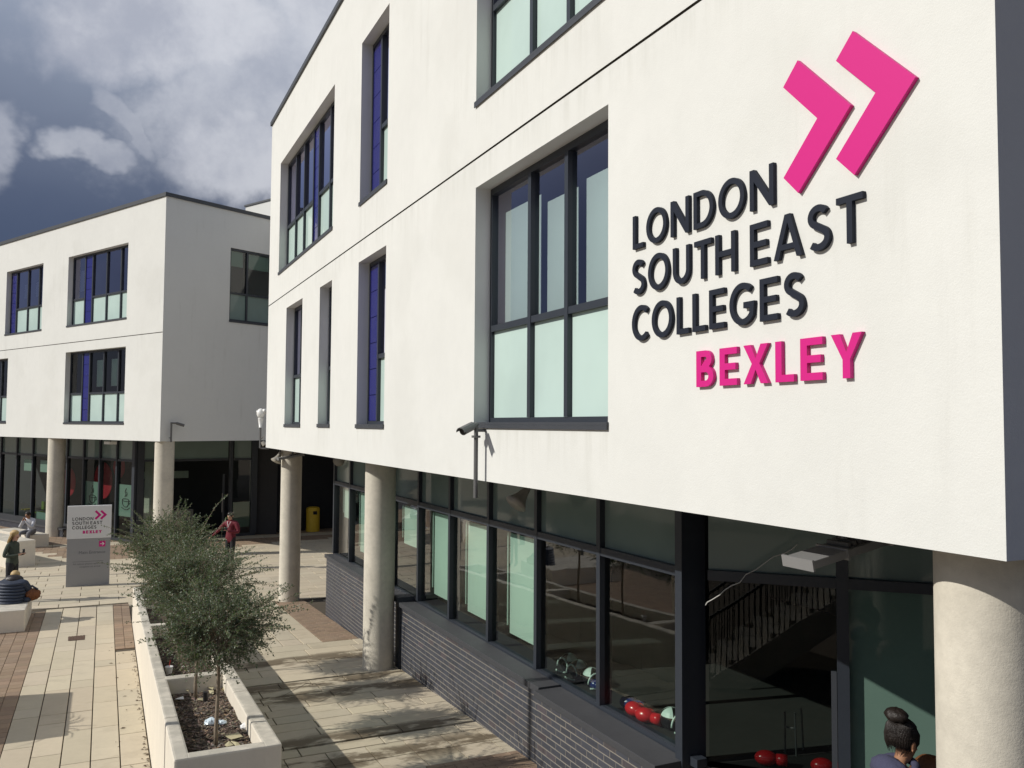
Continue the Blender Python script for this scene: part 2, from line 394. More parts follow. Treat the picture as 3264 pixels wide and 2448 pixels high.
# ------------------------------------------------------------ ground
K, U0 = .04, -22.4
def gz(u): return max(0., K*(u-U0))
g = MB(); R_ = 400
for a, b, c, d in ((-R_, -60, -R_, R_), (60, R_, -R_, R_), (-60, 60, -R_, -60), (-60, 60, 60, R_), (-60, 60, -60, 60)):
    g.face([(a, c, -.05), (b, c, -.05), (b, d, -.05), (a, d, -.05)])
tag(g.build('ground', 'ground_far'), kind='structure')

def slab_mesh(du, dn, matn, gap=.015, th=.028, ch=.004, ribs=0):
    key = ('slab', round(du, 3), round(dn, 3), matn, ribs)
    if key in MESH: return MESH[key]
    x, y = du/2 - gap/2, dn/2 - gap/2; me = bpy.data.meshes.new('slab')
    if not ribs:
        v = [(-x, -y, -th), (x, -y, -th), (x, y, -th), (-x, y, -th), (-x, -y, -ch), (x, -y, -ch), (x, y, -ch), (-x, y, -ch)]
        v += [(a*(x-ch)/x, b*(y-ch)/y, 0) for a, b, _ in v[:4]]
        f = [(0, 1, 5, 4), (1, 2, 6, 5), (2, 3, 7, 6), (3, 0, 4, 7), (4, 5, 9, 8), (5, 6, 10, 9), (6, 7, 11, 10), (7, 4, 8, 11), (8, 9, 10, 11)]
    else:
        prof = [(-x, -th)]; st = 2*x/ribs
        for k in range(ribs):
            a = -x + k*st; prof += [(a+.002, -.006), (a+st*.30, 0), (a+st*.70, 0), (a+st-.002, -.006)]
        prof.append((x, -th)); v = []; f = []
        for px_, pz_ in prof: v += [(px_, -y, pz_), (px_, y, pz_)]
        for k in range(len(prof)-1): f.append((2*k, 2*k+2, 2*k+3, 2*k+1))
        n = len(prof); f.append([2*k for k in range(n)][::-1]); f.append([2*k+1 for k in range(n)])
    me.from_pydata(v, [], f); me.materials.append(MT[matn]); me.update(); MESH[key] = me; return me
MESH = {}
def lay(parent, rects, matn, name, fr=M, slope=0., zf=lambda u: 0., limit=300, ribs=0, gap=.015):
    """lay pieces: the nearest `limit` as objects, the rest joined"""
    cs = []
    for (a, b, c, d) in rects:
        p = fr.w((a+b)/2, (c+d)/2, 0); p.z = zf((a+b)/2); cs.append((p.length, p, b-a, d-c))
    cs.sort(key=lambda q: q[0]); used = parent.get('_n', 0)
    for k, (_, p, du, dn) in enumerate(cs[:max(0, limit-used)]):
        me = slab_mesh(round(du, 2), round(dn, 2), matn, gap, ribs=ribs)
        o = place(me, name, parent, fmat(fr, p + V((0, 0, random.uniform(-.0016, .0016))), slope + random.uniform(-.0018, .0018)))
    parent['_n'] = used + min(len(cs), max(0, limit-used))
    rest = cs[max(0, limit-used):]
    if rest:
        vs, fs = [], []; po = V(parent['_o'])
        for _, p, du, dn in rest:
            me = slab_mesh(round(du, 2), round(dn, 2), matn, gap, ribs=ribs)
            mt = fmat(fr, p + V((0, 0, random.uniform(-.002, .002))), slope); i = len(vs)
            vs += [tuple(mt @ v.co - po) for v in me.vertices]; fs += [[i+j for j in pl.vertices] for pl in me.polygons]
        me = bpy.data.meshes.new(name+'_field'); me.from_pydata(vs, [], fs); me.materials.append(MT[matn]); me.update()
        o = bpy.data.objects.new(name+'_field', me); COL.objects.link(o); o.parent = parent; o['kind'] = 'stuff'

def cuts(a, b, opts):
    out = [a]
    while out[-1] < b - .25:
        out.append(min(b, out[-1] + random.choice(opts)))
    if b - out[-1] > .001 or out[-1] != b:
        out[-1] = b
    return out

# the level path left of the planter
b_ = MB(M); b_.face([(-23.65, -6, -.02), (-4, -6, -.02), (-4, .72, -.02), (-23.65, .72, -.02)])
path = tag(b_.build('path', 'slab_joint'), kind='structure')
R = []
ns = [-1.15, -.78, -.41, -.05, .31, .67]
for i in range(5):
    cc = cuts(-23.6, -9., (.45, .9, .9, 1.25, 1.35))
    R += [(cc[k], cc[k+1], ns[i], ns[i+1]) for k in range(len(cc)-1) if not (i == 4 and cc[k] < -19.0)]
lay(path, R, 'slab', 'paving_slab')
R = []
for i in range(18):        # brown blocks left of the slabs (one course turned)
    n1 = -1.15 - i*.105*2; off = (i % 2)*.21*.5
    n0 = n1 - .21; u = -23.4 + off
    while u < -11:
        R.append((u, u+.21, n0, n1)); u += .21
lay(path, R, 'block_paver', 'block_paver', limit=300+path['_n'] if False else 600, gap=.007)
R = []
for i in range(2):
    u = -23.6
    while u < -19.: R.append((u, u+.21, .31+i*.18, .31+(i+1)*.18)); u += .21
lay(path, R, 'block_paver', 'block_paver', limit=600, gap=.007)

# the plaza between the buildings
b_ = MB(M); b_.face([(-48, -14, -.024), (-23.6, -14, -.024), (-23.6, 16, -.024), (-48, 16, -.024)])
b_.face([(-23.6, .67, -.024), (-22.4, .67, -.024), (-22.4, 12, -.024), (-23.6, 12, -.024)])
plaza = tag(b_.build('plaza', 'slab_joint'), kind='structure')
def inband(u, n):
    far = (-36.2 if n < -3 else -35.2 + (n+3)*.45 if n < -.8 else -34.2)
    near = (-35.6 if n < -3.5 else -35.1 + (n+2.6)*1.75 if n < -1 else -32.3 + (n+1)*.75 if n < 1.2 else -32.2 - (n-1.2)*.25)
    return far-.6 < u < near
R = []; RB = []
u = -44.; row = 0
while u < -22.5:
    du = .45; n = -9 + (row % 2)*.45 + random.choice((0, .2))
    while n < 14:
        dn = .9
        if u > -24. and n+dn/2 < .67: n += dn; continue
        if inband(u+du/2, n+dn/2) or (u < -36.2 and n > -6):
            for a in range(2):
                for b in range(4): RB.append((u+a*.225, u+a*.225+.225, n+b*.225, n+b*.225+.225))
        else: R.append((u, min(u+du, -22.42), n, n+dn))
        n += dn
    u += du; row += 1
R = [r for r in R if not (r[0] > -23.7 and r[2] < .6)]
lay(plaza, R, 'slab', 'paving_slab')
lay(plaza, RB, 'block_paver', 'block_paver', gap=.007, limit=310)

# the sloping path right of the planter
b_ = MB(M)
b_.face([(-22.4, 1.5, -.034), (-1, 1.5, gz(-1)-.034), (-1, 5.2, gz(-1)-.034), (-22.4, 5.2, -.034)])
b_.face([(-1, 1.5, gz(-1)-.034), (8, 1.5, gz(-1)-.034), (8, 9, gz(-1)-.034), (-1, 9, gz(-1)-.034)])
b_.face([(-8.9, .7, gz(-8.9)-.035), (-1, .7, gz(-1)-.034), (-1, 1.5, gz(-1)-.034), (-8.9, 1.5, gz(-8.9)-.035)])
walk = tag(b_.build('ramp_path', 'slab_joint'), kind='structure')
R = []
for i in range(6):
    n0 = 1.7 + i*.383; cc = cuts(-22.35, -17.0, (.9, .9, 1.2, .6))
    R += [(cc[k], cc[k+1], n0, n0+.383) for k in range(len(cc)-1)]
rows = [-17.0, -16.5, -15.95, -15.60, -15.2, -14.75, -14.28]
rows2 = [-14.22, -13.90, -13.45, -13.08, -12.73, -12.4, -12.06, -11.7, -11.37, -11.01]
for rr in (rows, rows2, [-10.95, -10.66]):
    for k in range(len(rr)-1):
        n = 1.72 + random.choice((.1, .3, .55)) - .6; end = 4.80
        while n < end:
            dn = random.choice((.5, .55, .9, 1.0, 1.05)); a = max(n, 1.7); b = min(n+dn, end)
            if b-a > .12: R.append((rr[k], rr[k+1], a, b))
            n += dn
lay(walk, R, 'slab', 'paving_slab', slope=K, zf=gz)
R = []
for a in (-10.66, -10.16):
    n = 1.55
    while n < 4.7: R.append((a, a+.5, n, min(n+.5, 4.82))); n += .5
lay(walk, R, 'slab', 'ribbed_slab', slope=K, zf=gz, ribs=9)
R = []
for i in range(12):
    u = -9.66 + i*.105*2; n = 3.55 + (i % 2)*.1
    R.append((-9.66 + i*.21, -9.66+(i+1)*.21, 1.7, 2.6)); R.append((-9.66 + i*.21, -9.66+(i+1)*.21, 2.6, 3.5))
lay(walk, R, 'slab', 'paving_slab', slope=K, zf=gz)
R = []
for i in range(38):
    n = 3.5; st = .105 if i % 2 else .21
    while n < 4.78: R.append((-9.66+i*.11, -9.66+(i+1)*.11, n, min(n+st, 4.82))); n += st; st = .21
for i in range(48):
    n = 4.0; st = .105 if i % 2 else .21
    while n < 4.70: R.append((-22.3+i*.11, -22.3+(i+1)*.11, n, min(n+st, 4.72))); n += st; st = .21
lay(walk, R, 'block_paver', 'block_paver', slope=K, zf=gz, gap=.007, limit=620)

# ------------------------------------------------------------ window and wall builders
def wall_mesh(fr, x0, x1, z0, z1, y, holes, depth, band=None):
    """wall face with rectangular openings, their reveals and a horizontal movement joint"""
    m = MB(fr)
    xs = sorted({x0, x1, *[h[0] for h in holes], *[h[1] for h in holes]})
    zs = sorted({z0, z1, *[h[2] for h in holes], *[h[3] for h in holes], *(band or ())})
    for i in range(len(xs)-1):
        for j in range(len(zs)-1):
            cx, cz = (xs[i]+xs[i+1])/2, (zs[j]+zs[j+1])/2
            if any(h[0] < cx < h[1] and h[2] < cz < h[3] for h in holes): continue
            a, b, c, d = xs[i], xs[i+1], zs[j], zs[j+1]
            if band and band[0] < cz < band[1] and cx < band_end:
                m.face([(a, y+.018, c), (b, y+.018, c), (b, y+.018, d), (a, y+.018, d)], 1)
                m.face([(a, y, c), (b, y, c), (b, y+.018, c), (a, y+.018, c)], 1); m.face([(a, y+.018, d), (b, y+.018, d), (b, y, d), (a, y, d)], 1)
            else: m.face([(a, y, c), (b, y, c), (b, y, d), (a, y, d)])
    for a, b, c, d in holes:
        e = y+depth
        m.face([(a, y, c), (a, y, d), (a, e, d), (a, e, c)]); m.face([(b, y, d), (b, y, c), (b, e, c), (b, e, d)])
        m.face([(a, y, d), (b, y, d), (b, e, d), (a, e, d)]); m.face([(a, y, c), (a, e, c), (b, e, c), (b, y, c)])
    return m
band_end = 1e9

def window(parent, fr, x0, x1, z0, z1, y, cols, tz, dy=.19, blinds=(), upper='glass_blue', lower='frosted'):
    """cols: [(x_left, x_right, 'pane'|'blue')]; tz transom height"""
    yf = y + dy; F_ = .05
    m = MB(fr)
    m.box(x0, x0+F_, yf, yf+.09, z0, z1); m.box(x1-F_, x1, yf, yf+.09, z0, z1)
    m.box(x0+F_, x1-F_, yf, yf+.09, z0, z0+F_*1.5); m.box(x0+F_, x1-F_, yf, yf+.09, z1-F_*1.5, z1)
    win = m.build('window', 'dark_metal', parent)
    s_ = MB(fr); s_.box(x0-.012, x1+.012, y-.022, yf-.002, z0-.005, z0+.022); s_.box(x0-.012, x1+.012, y-.022, y-.012, z0-.045, z0-.006)
    s_.build('sill', 'sill_metal', win)
    za, zb = z0+F_*1.5, z1-F_*1.5; first = True
    for a, b, kind in cols:
        a2, b2 = max(a, x0+F_), min(b, x1-F_)
        if b < x1 - .08:
            q = MB(fr); q.box(b-.035, b+.035, yf-.012, yf+.088, za+.001, zb-.001); q.build('mullion', 'dark_metal', win)
            b2 = b - .035
        if a > x0 + .08: a2 = a + .035
        if kind == 'blue':
            k = 6; hz = (zb-za)/k
            for i in range(k):
                q = MB(fr); q.box(a2+.004, b2-.004, yf+.012, yf+.04, za+i*hz+.006, za+(i+1)*hz-.006); q.build('blue_panel', 'blue_panel', win)
            q = MB(fr); q.box(a2, b2, yf+.045, yf+.05, za, zb); q.build('panel_backing', 'dark_metal', win)
        else:
            q = MB(fr); q.box(a2+.001, b2-.001, yf-.006, yf+.082, tz-.035, tz+.035); q.build('transom', 'dark_metal', win)
            q = MB(fr); q.face([(a2, yf+.04, tz+.03), (b2, yf+.04, tz+.03), (b2, yf+.04, zb), (a2, yf+.04, zb)]); q.build('pane', upper, win)
            q = MB(fr); q.face([(a2, yf+.04, za), (b2, yf+.04, za), (b2, yf+.04, tz-.03), (a2, yf+.04, tz-.03)]); q.build('frosted_pane', lower, win)
    for (a, b, c, d, mt_) in blinds:
        q = MB(fr); q.box(a, b, yf+.16, yf+.165, c, d); q.build('blind', mt_, win)
    # the room behind: dark, open only to the window
    q = MB(fr)
    A, B, C_, D_, Y0, Y1 = x0-.6, x1+.6, z0-.25, z1+.25, yf+.095, yf+2.6
    q.face([(A, Y1, C_), (B, Y1, C_), (B, Y1, D_), (A, Y1, D_)]); q.face([(A, Y0, C_), (B, Y0, C_), (B, Y1, C_), (A, Y1, C_)])
    q.face([(A, Y0, D_), (A, Y1, D_), (B, Y1, D_), (B, Y0, D_)]); q.face([(A, Y0, C_), (A, Y1, C_), (A, Y1, D_), (A, Y0, D_)])
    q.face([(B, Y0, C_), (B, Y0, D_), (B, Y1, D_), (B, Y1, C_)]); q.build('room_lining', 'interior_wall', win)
    return win

# ------------------------------------------------------------ main building
D = 3.82; ZB, ZT = 3.88, 12.45; UL, UR = -23.02, -2.65
main = thing('college_building', M.w(-12, D, 0), 'white rendered college building on round columns with large pink and black lettering', 'building')
# lighting never enters behind the walls
holes = [(-21.65, -16.05, 8.24, 11.02), (-14.13, -12.56, 8.24, 11.03), (-9.07, -6.16, 8.24, 11.02),
         (-20.52, -18.70, 4.47, 7.24), (-17.03, -16.02, 4.48, 7.23), (-14.14, -12.56, 4.48, 7.24), (-9.06, -6.16, 4.51, 7.25)]
m = wall_mesh(M, UL, UR, ZB, ZT, D, holes, .20, band=(7.578, 7.604))
m.build('wall', ['render_white', 'groove'], main)
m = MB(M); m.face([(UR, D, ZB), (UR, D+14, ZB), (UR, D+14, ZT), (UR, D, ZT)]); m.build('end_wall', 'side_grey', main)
m = MB(M); m.face([(UL, D+14, ZB), (UL, D, ZB), (UL, D, ZT), (UL, D+14, ZT)])
m.face([(UL, D+14, ZB), (UR, D+14, ZB), (UR, D+14, ZT), (UL, D+14, ZT)])
m.build('side_wall', 'render_plain', main)
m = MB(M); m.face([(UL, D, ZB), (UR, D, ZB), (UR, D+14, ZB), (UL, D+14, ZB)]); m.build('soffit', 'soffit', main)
m = MB(M); m.box(UL-.02, UR+.02, D-.03, D+14.03, ZT+.001, ZT+.03); m.box(UL-.035, UR+.035, D-.045, D+.1, ZT-.04, ZT+.06); m.build('roof', 'coping', main)
pw, bl = 'pane', 'blue'
window(main, M, *holes[0], D, [(-21.65, -20.58, pw), (-20.58, -19.63, pw), (-19.63, -18.66, pw), (-18.66, -18.12, bl), (-18.12, -17.10, pw), (-17.10, -16.05, pw)], 9.40,
       blinds=[(-19.3, -18.8, 9.5, 10.9, 'white_cloth'), (-17.5, -17.2, 9.6, 10.7, 'blind')])
window(main, M, *holes[1], D, [(-14.13, -13.55, bl), (-13.55, -12.56, pw)], 9.41)
window(main, M, *holes[2], D, [(-9.07, -8.00, pw), (-8.0, -7.19, pw), (-7.19, -6.16, pw)], 9.40)
window(main, M, *holes[3], D, [(-20.52, -19.72, pw), (-19.72, -18.70, pw)], 5.61)
window(main, M, *holes[4], D, [(-17.03, -16.02, pw)], 5.61)
window(main, M, *holes[5], D, [(-14.14, -13.56, bl), (-13.56, -12.56, pw)], 5.61)
window(main, M, *holes[6], D, [(-9.06, -8.02, pw), (-8.02, -7.22, pw), (-7.22, -6.16, pw)], 5.61,
       blinds=[(-8.98, -8.08, 5.66, 6.98, 'blind_lit'), (-7.93, -7.28, 5.66, 6.86, 'blind_lit'), (-7.12, -6.2, 5.66, 6.90, 'blind_lit')], upper='glass_mid')

COLN = 4.37
def column(parent, p, z0, z1, r):
    m = MB(); n = 48
    m.tube([(p.x, p.y, z0), (p.x, p.y, z0+.01), (p.x, p.y, z1)], [r, r, r], n, cap=False)
    return m.build('column', 'concrete', parent, smooth=True)
for u, r in ((-22.38, .26), (-14.52, .265), (-3.15, .262)):
    column(main, M.w(u, COLN, 0), gz(u)-.05, ZB, r)

# glazed ground floor: mullions, transom and panes at n = GN
GN = 4.95; ZS, ZTR = 1.45, 3.13
glz = MB(M); glz.box(-20.14, -6.42, GN-.03, GN+.09, 3.80, ZB); gz_o = glz.build('glazed_front', 'dark_metal', main)
q = MB(M); q.box(-20.14, -6.42, GN-.02, GN+.09, ZS-.05, ZS+.03); q.build('base_rail', 'dark_metal', gz_o)
mul = [-20.10, -18.66, -17.17, -15.62, -14.10, -12.62, -11.12, -9.64, -8.13, -6.60]
for k, u in enumerate(mul):
    q = MB(M); wd = .038 if k else .05
    q.box(u-wd, u+wd, GN-.035, GN+.12, ZS+.031, 3.799); q.build('mullion', 'dark_metal', gz_o)
for k in range(len(mul)-1):
    a, b = mul[k]+.038, mul[k+1]-.038
    q = MB(M); q.box(a+.001, b-.001, GN-.03, GN+.10, ZTR-.045, ZTR+.045); q.build('transom', 'dark_metal', gz_o)
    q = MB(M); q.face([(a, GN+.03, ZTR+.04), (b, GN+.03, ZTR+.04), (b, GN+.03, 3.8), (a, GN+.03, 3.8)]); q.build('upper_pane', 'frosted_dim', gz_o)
    q = MB(M); q.face([(a, GN+.03, ZS+.03), (b, GN+.03, ZS+.03), (b, GN+.03, ZTR-.04), (a, GN+.03, ZTR-.04)]); q.build('pane', 'glass', gz_o)
for a, b, c, d in ((-19.75, -19.3, 2.35, 3.02), (-18.35, -17.3, 1.75, 3.02), (-15.35, -14.6, 2.3, 3.0), (-13.72, -12.66, 1.66, 3.02), (-12.25, -11.16, 1.66, 3.02), (-10.74, -9.68, 1.66, 3.02)):
    q = MB(M); q.box(a, b, GN+.14, GN+.147, c, d); q.build('blind', 'blind', gz_o)
    q = MB(M); q.box(a-.05, a-.03, GN+.12, GN+.14, c+.1, d); q.build('blind_cord', 'blind', gz_o)
# end wall turning in at the far end, and the angled glazing at the near end
J0 = M.w(-6.50, GN, 0); J1 = V((2.92, 7.62, 0)); J2 = V((3.64, 7.30, 0)); J2 = J1 + (J1-V((1.80, 8.02, 0))).normalized()*2.2
dj = (J1 - V((1.80, 8.02, 0))).normalized(); nj = V((-dj.y, dj.x, 0))
FJ = Frame(V((1.80, 8.02, 0)), dj, nj); L1 = (J1-FJ.o).length
q = MB(M); q.box(-6.64, -6.535, GN-.10, GN+.17, .5, ZB-.002); q.build('corner_post', 'dark_metal', main)
ang = MB(FJ); ang.box(.02, 3.4, -.02, .10, 3.80, ZB-.004); ang_o = ang.build('angled_glazing', 'dark_metal', main)
q = MB(FJ); q.box(.02, 3.4, -.04, .10, 1.30, 1.40); q.build('base_rail', 'dark_metal', ang_o)
for x, wd in ((L1, .05), (L1+2.0, .05)):
    q = MB(FJ); q.box(x-wd, x+wd, -.05, .12, 1.401, 3.799); q.build('mullion', 'dark_metal', ang_o)
for a, b in ((.03, L1-.05), (L1+.05, L1+1.95)):
    q = MB(FJ); q.box(a, b, -.04, .10, 3.085, 3.175); q.build('transom', 'dark_metal', ang_o)
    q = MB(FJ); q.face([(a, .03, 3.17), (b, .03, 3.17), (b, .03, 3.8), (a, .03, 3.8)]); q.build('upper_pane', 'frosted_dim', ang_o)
    q = MB(FJ); q.face([(a, .03, 1.4), (b, .03, 1.4), (b, .03, 3.09), (a, .03, 3.09)]); q.build('pane', 'glass_dark' if a < 1 else 'frosted_mint', ang_o)
q = MB(FJ); q.box(L1-.10, L1-.055, -.045, .05, 1.401, 2.35); q.build('door_edge', 'sill_metal', ang_o)
# inside: floor, rear wall, ceiling and end walls
q = MB(M)
q.face([(-20.0, GN+.12, 1.40), (-2, GN+.12, 1.40), (-2, 14, 1.40), (-20.0, 14, 1.40)])
q.build('interior_floor', 'interior_floor', main)
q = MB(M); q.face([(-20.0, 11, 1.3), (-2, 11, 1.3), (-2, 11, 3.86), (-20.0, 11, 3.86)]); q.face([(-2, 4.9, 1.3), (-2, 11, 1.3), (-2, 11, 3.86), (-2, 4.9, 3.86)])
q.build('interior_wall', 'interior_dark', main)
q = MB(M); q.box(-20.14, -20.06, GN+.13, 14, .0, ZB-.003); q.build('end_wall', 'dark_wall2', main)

# low brick walls under the glazing
def brick_wall(u0, u1, face_n, ztop, label, capw):
    zg = gz(u0) - .05
    p0 = M.w((u0+u1)/2, face_n, gz(u0)); tw = thing('low_brick_wall', p0, label, 'low wall', 'low dark brick walls under the glazed front')
    m = MB(M); m.box(u0, u1, face_n+.0028, GN-.04, zg-.2, ztop-.075); m.build('mortar_bed', 'mortar', tw)
    ch = .075; pieces = []; k = 0; z = ztop - .075
    while z > zg - .02:
        x = u0 + (0 if k % 2 else -.1125)
        while x < u1:
            a, b = max(x, u0), min(x+.225, u1)
            if b-a > .03 and z > gz(b)-.01: pieces.append((a, b, z))
            x += .225
        z -= ch; k += 1
    pieces.sort(key=lambda t_: (M.w(t_[0], face_n, t_[2]) - V((0, 0, H))).length)
    rest = MB(M)
    for i, (a, b, zt) in enumerate(pieces):
        g0 = .0042; L = round(b-a-2*g0, 3)
        if i < 296:
            key = ('brick', L)
            if key not in MESH:
                x, y0, y1, zz, c = L/2, 0, .03, .0325, .003
                me = bpy.data.meshes.new('brick')
                v = [(-x, y1, -zz), (x, y1, -zz), (x, y1, zz), (-x, y1, zz), (-x, c, -zz), (x, c, -zz), (x, c, zz), (-x, c, zz), (-x+c, 0, -zz+c), (x-c, 0, -zz+c), (x-c, 0, zz-c), (-x+c, 0, zz-c)]
                f = [(0, 1, 5, 4), (1, 2, 6, 5), (2, 3, 7, 6), (3, 0, 4, 7), (4, 5, 9, 8), (5, 6, 10, 9), (6, 7, 11, 10), (7, 4, 8, 11), (8, 9, 10, 11)]
                me.from_pydata(v, [], f); me.materials.append(MT['brick']); MESH[key] = me
                m2 = me.copy(); m2.materials[0] = MT['brick_red']; MESH[('brickr', L)] = m2
            me = MESH[('brickr', L)] if random.random() < .06 else MESH[key]
            place(me, 'brick', tw, fmat(M, M.w((a+b)/2, face_n + random.uniform(-.0015, .0015), zt-.0425)))
        else: rest.box(a+g0, b-g0, face_n, face_n+.03, zt-.075, zt-.010, skip='k')
    if rest.v: rest.build('brick_courses', 'brick', tw)['kind'] = 'stuff'
    x = u0
    while x < u1 - .01:
        b = min(x+capw, u1); 
        if u1 - b < .2: b = u1
        m = MB(M); m.box(x+.003, b-.003, face_n-.05, GN-.031, ztop-.074, ztop); m.build('coping_stone', 'stone_cap', tw, bevel=.006); x = b
    return tw
brick_wall(-19.95, -14.46, 4.735, 1.49, 'dark brick low wall behind the middle column, farthest of the brick walls', 5.)
brick_wall(-14.22, -8.98, 4.68, 1.46, 'long dark brick low wall under the mint green blinds', 5.)
brick_wall(-8.975, -6.55, 4.61, 1.44, 'dark brick low wall at the bottom edge, nearest the big black corner post', 5.)
m = MB(M); m.box(-14.455, -14.225, 4.66, GN-.04, .2, 1.44); m.box(-14.47, -14.21, 4.62, GN-.035, 1.441, 1.54)
dp = m.build('downpipe_casing', 'dark_metal', main)
# boarded recess in the shade between the two buildings
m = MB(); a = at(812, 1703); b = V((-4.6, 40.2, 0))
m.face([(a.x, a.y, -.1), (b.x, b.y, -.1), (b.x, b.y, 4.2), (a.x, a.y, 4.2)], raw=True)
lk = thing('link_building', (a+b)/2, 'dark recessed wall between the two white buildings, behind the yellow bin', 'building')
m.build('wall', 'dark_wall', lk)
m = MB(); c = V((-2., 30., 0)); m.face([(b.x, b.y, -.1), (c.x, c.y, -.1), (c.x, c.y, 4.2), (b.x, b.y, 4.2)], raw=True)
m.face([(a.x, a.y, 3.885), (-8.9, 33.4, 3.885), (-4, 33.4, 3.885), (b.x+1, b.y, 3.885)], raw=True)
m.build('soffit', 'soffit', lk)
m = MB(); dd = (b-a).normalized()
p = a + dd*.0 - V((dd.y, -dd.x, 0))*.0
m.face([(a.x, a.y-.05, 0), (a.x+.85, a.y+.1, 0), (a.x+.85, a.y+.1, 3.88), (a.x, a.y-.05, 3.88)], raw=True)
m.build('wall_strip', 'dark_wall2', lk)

# ------------------------------------------------------------ left building
left = thing('college_building', FA.w(-6, 0, 0), 'white rendered building at the left with a grey shaded side and blue panelled windows', 'building')
ZR = 12.24
hA = [(-12.72, -9.21, 8.24, 10.96), (-7.02, -2.45, 8.23, 10.94), (-7.02, -2.43, 4.48, 7.21), (-16.9, -12.30, 4.48, 7.22)]
band_end = -.45
m = wall_mesh(FA, -24, 0, ZB, ZR, 0, hA, .20, band=(7.558, 7.586)); m.build('wall', ['render_white', 'groove'], left)
band_end = 1e9
hB = [(2.54, 6.2, 8.21, 10.88)]
m = wall_mesh(FB, 0, 13, ZB, ZR, 0, hB, .12)
m.build('side_wall', 'render_plain', left)
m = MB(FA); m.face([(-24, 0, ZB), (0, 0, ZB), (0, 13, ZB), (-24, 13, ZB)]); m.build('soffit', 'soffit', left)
m = MB(FA); m.box(-24, .03, -.03, 13, ZR+.001, ZR+.06); m.box(-24, .045, -.045, .1, ZR-.02, ZR+.11); m.box(-.1, .045, .1, 13, ZR-.02, ZR+.11); m.build('roof', 'coping', left)
window(left, FA, *hA[0], 0, [(-12.72, -12.12, bl), (-12.12, -11.02, pw), (-11.02, -9.97, pw), (-9.97, -9.21, pw)], 9.30,
       blinds=[(-11.75, -11.3, 9.75, 10.35, 'paper'), (-10.65, -10.2, 9.75, 10.35, 'paper')])
window(left, FA, *hA[1], 0, [(-7.02, -6.0, pw), (-6.0, -5.42, bl), (-5.42, -4.33, pw), (-4.33, -3.27, pw), (-3.27, -2.45, pw)], 9.26,
       blinds=[(-6.75, -6.2, 9.6, 10.4, 'paper')])
window(left, FA, *hA[2], 0, [(-7.02, -6.0, pw), (-6.0, -5.45, bl), (-5.45, -4.36, pw), (-4.36, -3.29, pw), (-3.29, -2.43, pw)], 5.60, upper='glass',
       blinds=[(-5.2, -4.6, 5.85, 6.85, 'blind_lit'), (-4.1, -3.5, 5.85, 6.85, 'blind_lit')])
window(left, FA, *hA[3], 0, [(-16.9, -15.7, pw), (-15.7, -14.6, bl), (-14.6, -13.4, pw), (-13.4, -12.3, pw)], 5.60, upper='glass',
       blinds=[(-13.2, -12.5, 5.9, 6.9, 'blind')])
window(left, FB, *hB[0], 0, [(2.54, 3.28, pw), (3.28, 4.4, pw), (4.4, 6.2, pw)], 9.24, dy=.03, lower='frosted_dim', upper='glass',
       blinds=[(2.6, 3.2, 10.25, 10.8, 'blind_dim'), (3.35, 6.1, 10.25, 10.8, 'blind_dim')])
# its columns and glazed ground floor
for px, py in ((179, 1719), (523, 0)):
    r = ray(px, 1500); y = 15.72/(NA.x*r.x/r.y + NA.y); column(left, V((r.x/r.y*y, y, 0)), -.05, ZB, .315)
PO = at(425, 1733)                                     # corner post foot
GA = Frame(V((PO.x, PO.y, 0)), Sx, NA)
def sA(px):                                            # position along that glazing for a column of the photograph
    p = on(px, 1500, NA, PO.dot(NA)); return (p - GA.o).dot(Sx)
ms = [sA(x) for x in (-120, -60, 3.6, 54, 105, 160, 215, 267.7, 319.5, 373.8)] + [0.]
m = MB(GA); m.box(ms[0], 0, -.02, .1, 3.82, ZB-.003); gA = m.build('glazed_front', 'dark_metal', left); m = MB(GA); m.box(ms[0], 0, -.05, .1, 0, .12); m.build('base_rail', 'dark_metal', gA)
for i, s in enumerate(ms):
    q = MB(GA); wd = .05 if s else .17
    q.box(s-wd, s+(wd if s else .02), -.05, .12, .121, 3.819); q.build('mullion', 'dark_metal', gA)
for i in range(len(ms)-1):
    a, b = ms[i]+.05, ms[i+1]-(.05 if i < len(ms)-2 else .17)
    q = MB(GA); q.box(a, b, -.03, .1, 3.03, 3.11); q.build('transom', 'dark_metal', gA)
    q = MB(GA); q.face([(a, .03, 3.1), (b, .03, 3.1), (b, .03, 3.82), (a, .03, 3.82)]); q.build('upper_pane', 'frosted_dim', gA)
    q = MB(GA); q.face([(a, .03, .12), (b, .03, .12), (b, .03, 3.04), (a, .03, 3.04)]); q.build('pane', 'glass_cafe', gA)
for i, (za, zb) in ((7, (.95, 2.15)), (9, (.95, 2.15))):           # mint posters with a steaming cup
    a, b = ms[i]+.07, ms[i+1]-(.20 if i == 9 else .07)
    q = MB(GA); q.box(a, b, .05, .055, za, zb); po = q.build('poster', 'blind_dim', gA)
    cx = (a+b)/2; q = MB(GA)
    def pl_(pts, r=.014): q.tube([(cx+x, .043, (za+zb)/2+z) for x, z in pts], r, 6)
    pl_([(-.25, .02), (-.22, -.14), (-.12, -.22), (.0, -.24), (.12, -.22), (.2, -.14), (.22, .02)], .018)
    pl_([(-.25*cos(k*pi/8), .02+.05*sin(k*pi/8)) for k in range(17)])
    pl_([(.22, -.02), (.32, .0), (.33, -.09), (.2, -.13)]); pl_([(-.3, -.27), (-.1, -.33), (.12, -.33), (.3, -.26)], .018)
    pl_([(-.06, .14), (.02, .24), (-.05, .34), (.03, .46)], .016); pl_([(.06, .16), (.11, .26), (.05, .34)], .012)
    q.build('cup_drawing', 'cup_print', po)
